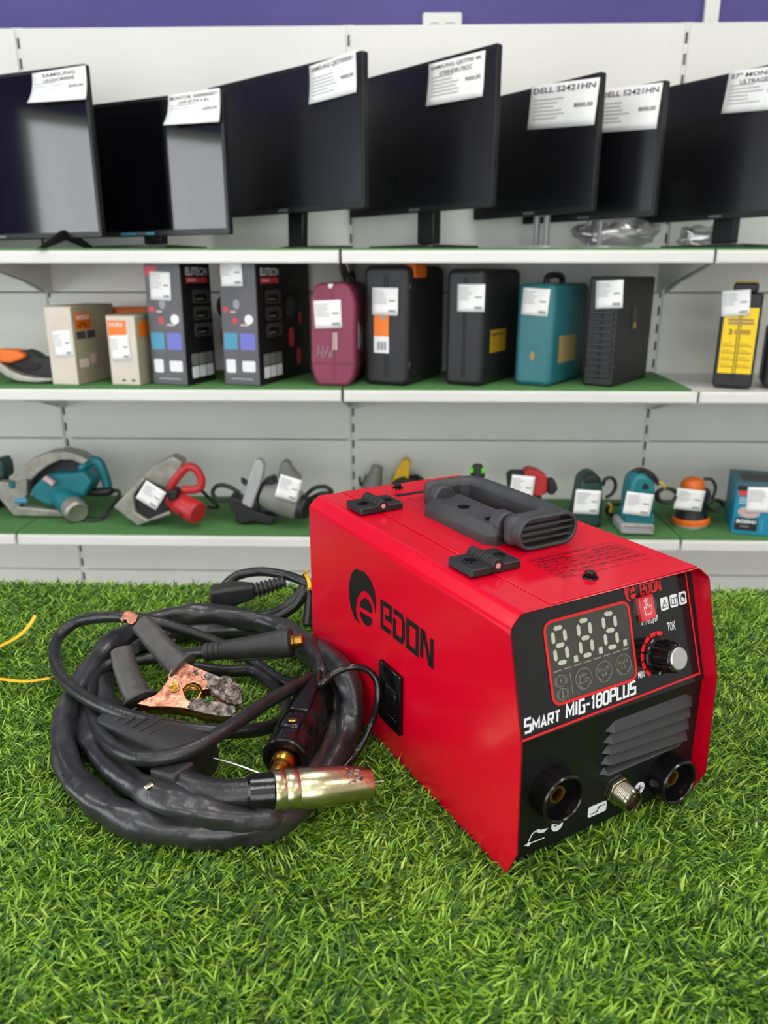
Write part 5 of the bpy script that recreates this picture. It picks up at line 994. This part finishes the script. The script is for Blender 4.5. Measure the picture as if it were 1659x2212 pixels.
t.prism('gear_case', 'tool_dark', [(430,460),(480,340),(560,310),(600,420),(570,560),(470,560)], .0, .06, .006); t.turn('motor_housing', 'tool_grey', (510, 420, .02), (760, 510, -.01), [(0, 0), (.036, 0), (.041, .25), (.041, .93), (.036, 1), (0, 1)])
t.turn('motor_end', 'tool_dark', (745, 505, -.008), (815, 528, -.02), [(.034, 0), (.036, .2), (.03, .9), (0, 1)]); t.prism('top_handle', 'tool_grey', [(590,320),(610,210),(640,185),(680,195),(692,240),(770,320),(720,350)], .01, .04, .008)
t.prism('front_knob', 'tool_dark', [(330,310),(350,320),(390,350),(370,370),(335,345)], -.01, .02, .002); t.tag(((618, 280), (772, 326), (565, 434)), -.055)
t.tube('cable', 'cable', [(330, 420, .03), (250, 370, .03), (170, 360, .03), (130, 410, .03), (170, 465, .03), (250, 460, .03), (330, 440, .03)], .006, n=10); t.tube('cable', 'cable', [(790, 440, .05), (860, 380, .05), (940, 370, .05), (985, 410, .05), (900, 420, .05), (800, 470, .05)], .006, n=10)
t = Tool('angle_grinder', 'pale grey tool half hidden behind the red machine beside the yellow handle', 'power tool', R6, 1300, 480, S3, TG)
t.turn('grey_body', 'tool_grey', (1255, 430, .0), (1315, 215, .0), [(0, 0), (.032, 0), (.029, .4), (.019, .8), (.017, .97), (0, 1)]); t.tube('side_rod', 'tool_dark', [(1185, 300, 0), (1195, 360, 0), (1235, 290, 0)], .004, n=8); t.tube('lower_body', 'tool_grey', [(1255, 420, 0), (1230, 560, 0)], .03)
t = Tool('jigsaw', 'yellow handled tool standing behind the red machine', 'power tool', R6, 1480, 500, S3, TG)
t.prism('handle', 'tool_yellow', [(1440,280),(1490,185),(1520,172),(1552,195),(1545,250),(1535,320),(1500,300),(1440,320),(1405,352)], .0, .04, .006); t.prism('motor_body', 'tool_dark', [(1410,330),(1450,290),(1540,315),(1620,330),(1620,480),(1410,520)], .005, .06, .006); t.tube('cable', 'cable', [(1540, 300, .03), (1590, 290, .04), (1640, 320, .04)], .005, n=8)
t = Tool('multi_tool', 'black tool with bright green marks showing above the handle', 'power tool', R7, 170, 500, S3, TG)
t.tube('body', 'tool_dark', [(168, 500, .03), (168, 330, .03), (168, 205, .02), (170, 165, .02)], (.021, .018)); t.turn('head', 'tool_dark', (170, 215, .02), (170, 145, .02), [(.019, 0), (.0195, .5), (.012, .92), (0, 1)])
for x in (140, 200): t.prism('green_mark', 'lime_print', [(x-12,172),(x+8,165),(x+10,190),(x-10,200)], -.003, .004, .001)
t = Tool('cordless_drill', 'red and black drill with white tag behind the carry handle', 'power tool', R7, 450, 480, S3, TG)
t.prism('body', 'tool_dark', [(325,215),(345,195),(420,195),(430,330),(330,330),(330,260)], .0, .05, .006); t.prism('red_housing', 'tool_red', [(410,200),(420,182),(450,178),(490,190),(530,215),(528,300),(480,320),(420,300)], .0, .055, .006); t.prism('chuck', 'tool_dark', [(528,235),(570,232),(585,280),(560,310),(530,305)], .01, .04, .005)
t.prism('grip', 'tool_dark', [(420,300),(500,310),(510,480),(430,480)], .01, .04, .006); t.tag(((348, 203), (466, 214), (350, 330)), -.01)
def cord_bundle(T, x, y, r, n=3):
    for k in range(n): T.tube('cord_loop', 'cable', [(x+r*math.cos(a)*(1+.12*k), y+r*.8*math.sin(a), .05+.012*k) for a in [2*PI*i/9+.5*k for i in range(9)]], .005, n=8)
t = Tool('palm_sander', 'dark green palm sander with white tag and looped cord', 'sander', R7, 745, 478, S3, TG)
t.prism('body', 'dark_green', [(690,290),(700,240),(730,205),(770,197),(810,225),(815,290),(810,430),(805,478),(660,478),(668,400)], .0, .08, .012); t.prism('top_grip', 'tool_dark', [(720,222),(760,200),(795,215),(800,245),(715,250)], -.004, .07, .006); t.tag(((676, 278), (806, 286), (664, 400)), -.012)
t.tube('cable_loop', 'cable', [(812, 260, .05), (825, 225, .05), (860, 220, .05), (878, 255, .05), (860, 300, .05), (825, 320, .05)], .005, n=8); cord_bundle(t, 880, 385, 38); t.tube('cord_tie', 'wire_tie_yellow', [(840, 345, .04), (855, 365, .035), (848, 395, .04)], .003, n=8)
t = Tool('finishing_sander', 'teal finishing sander with white tag and silver clamp base', 'sander', R7, 990, 512, S3, TG)
t.prism('base_plate', 'silver_plastic', [(905,465),(925,452),(1075,460),(1075,512),(905,505)], -.01, .09, .003, label='silver sanding base with paper clamp'); t.prism('skirt', 'tool_teal', [(925,455),(935,400),(1078,405),(1078,462)], -.005, .08, .004); t.prism('body', 'tool_teal', [(945,300),(960,230),(1000,200),(1050,210),(1085,250),(1085,300),(1078,410),(932,402)], .0, .075, .012)
t.turn('top_knob', 'tool_dark', (1015, 300, .03), (1010, 185, .03), [(.024, 0), (.032, .4), (.028, .8), (.014, 1), (0, 1)]); t.tag(((937, 289), (1076, 305), (922, 402)), -.012); t.tube('clamp_bar', 'nickel', [(930, 462, -.014), (1060, 470, -.014), (1066, 492, -.014)], .003, n=8)
t.tube('cable', 'cable', [(950, 240, .05), (970, 190, .05), (1010, 178, .05), (1060, 200, .06), (1100, 250, .06)], .007, n=8); cord_bundle(t, 1140, 310, 46); t.tube('cord_tie', 'wire_tie_yellow', [(1100, 240, .045), (1125, 255, .04), (1130, 275, .045)], .003, n=8)
t = Tool('orbital_sander', 'round orange and black orbital sander with white tag', 'sander', R7, 1258, 488, S3, TG)
a0, a1 = (1258, 490, .05), (1275, 215, .05)
t.turn('sanding_pad', 'silver_plastic', a0, a1, [(0, 0), (.046, 0), (.047, .03), (.046, .05), (0, .05)], 40); t.turn('orange_ring', 'tool_orange', a0, a1, [(.046, .05), (.050, .06), (.050, .15), (.045, .18)], 40); t.turn('skirt', 'tool_dark', a0, a1, [(.044, .17), (.041, .25), (.036, .42), (.033, .50), (.031, .62), (.031, .76)], 32)
t.turn('orange_cap', 'tool_orange', a0, a1, [(.031, .75), (.0325, .78), (.031, .88), (.024, .96), (.010, 1), (0, 1)], 32); t.tag(((1197, 271), (1339, 286), (1183, 378)), .008); t.prism('dust_port', 'tool_dark', [(1335,290),(1365,280),(1370,320),(1340,340)], .05, .03, .003)
t.tube('cable_loop', 'cable', [(1330, 225, .06), (1370, 228, .06), (1390, 265, .06), (1380, 310, .06), (1360, 350, .06)], .0045, n=8); cord_bundle(t, 1385, 360, 36)
# blue sander carton at the right
Yb_ = depth_at(1578, 1152, S3); p0 = on_y(1578, 1152, Yb_); hb_ = on_y(1590, 1048, Yb_).z-S3; rzb = math.radians(-16)
r = thing('tool_carton', 'bright blue sander carton with dark number panel at the right edge', 'carton', (p0.x, p0.y, S3), rzb, None); wb = .24
MB().box((wb/2, .09, hb_/2), (wb, .18, hb_)).build('box_body', 'box_blue', r, bevel=.002); MB().box((wb/2, .09, hb_+.001), (wb, .18, .002)).build('lid', 'box_teal_dark', r); decal(r, FM, (.002, hb_*.9, wb, hb_), 'carton_black', .0007)
decal(r, FM, (.006, hb_*.80, .042, hb_*.90), 'badge_red', .001); decal(r, FM, (.006, .012, .062, hb_*.34), 'carton_black', .001); dtext(r, FM, 'BO5041', .010, hb_*.235, .048, hb_*.075, 'white_print', .0014, .045); decal(r, FM, (.02, hb_*.155, .042, hb_*.19), 'grey_print', .0014); decal(r, FM, (.070, .012, .076, hb_*.35), 'cyan_print', .001)
MB(FM).flat([(.038+.028*math.cos(k*PI/8), hb_*.47+.016*math.sin(k*PI/8)) for k in range(16)], .001).build('picture', 'photo_pink', r, recalc=False); [decal(r, FM, (.010, hb_*(.64+.05*k), .036, hb_*(.655+.05*k)), 'white_print', .001) for k in range(3)]
decal(r, fm((1, 0, 0), (0, 1, 0), (0, 0, 1), (0, 0, hb_+.002)), (.02, .05, .18, .14), 'panel_dark', .0006, 'lid_picture')
n = Vector((math.sin(rzb), -math.cos(rzb), 0)); tag_on(r, ((1616, 1052), (1690, 1054), (1612, 1106)), (p0.x, p0.y, 0), n, off=.003)
t = Tool('power_plane', 'dark teal power tool cut off by the left edge of the photograph', 'power tool', R5, -30, 600, S3, TG)
t.prism('body', 'dark_green', [(-140,220),(0,180),(30,230),(42,300),(40,345),(0,350),(-140,350)], .03, .06, .008); t.tube('cable', 'cable', [(0, 180, .05), (30, 210, .05), (50, 270, .05), (45, 330, .05)], .005, n=8); t.prism('base', 'tool_dark', [(-140,350),(0,350),(0,600),(-140,600)], .03, .06)
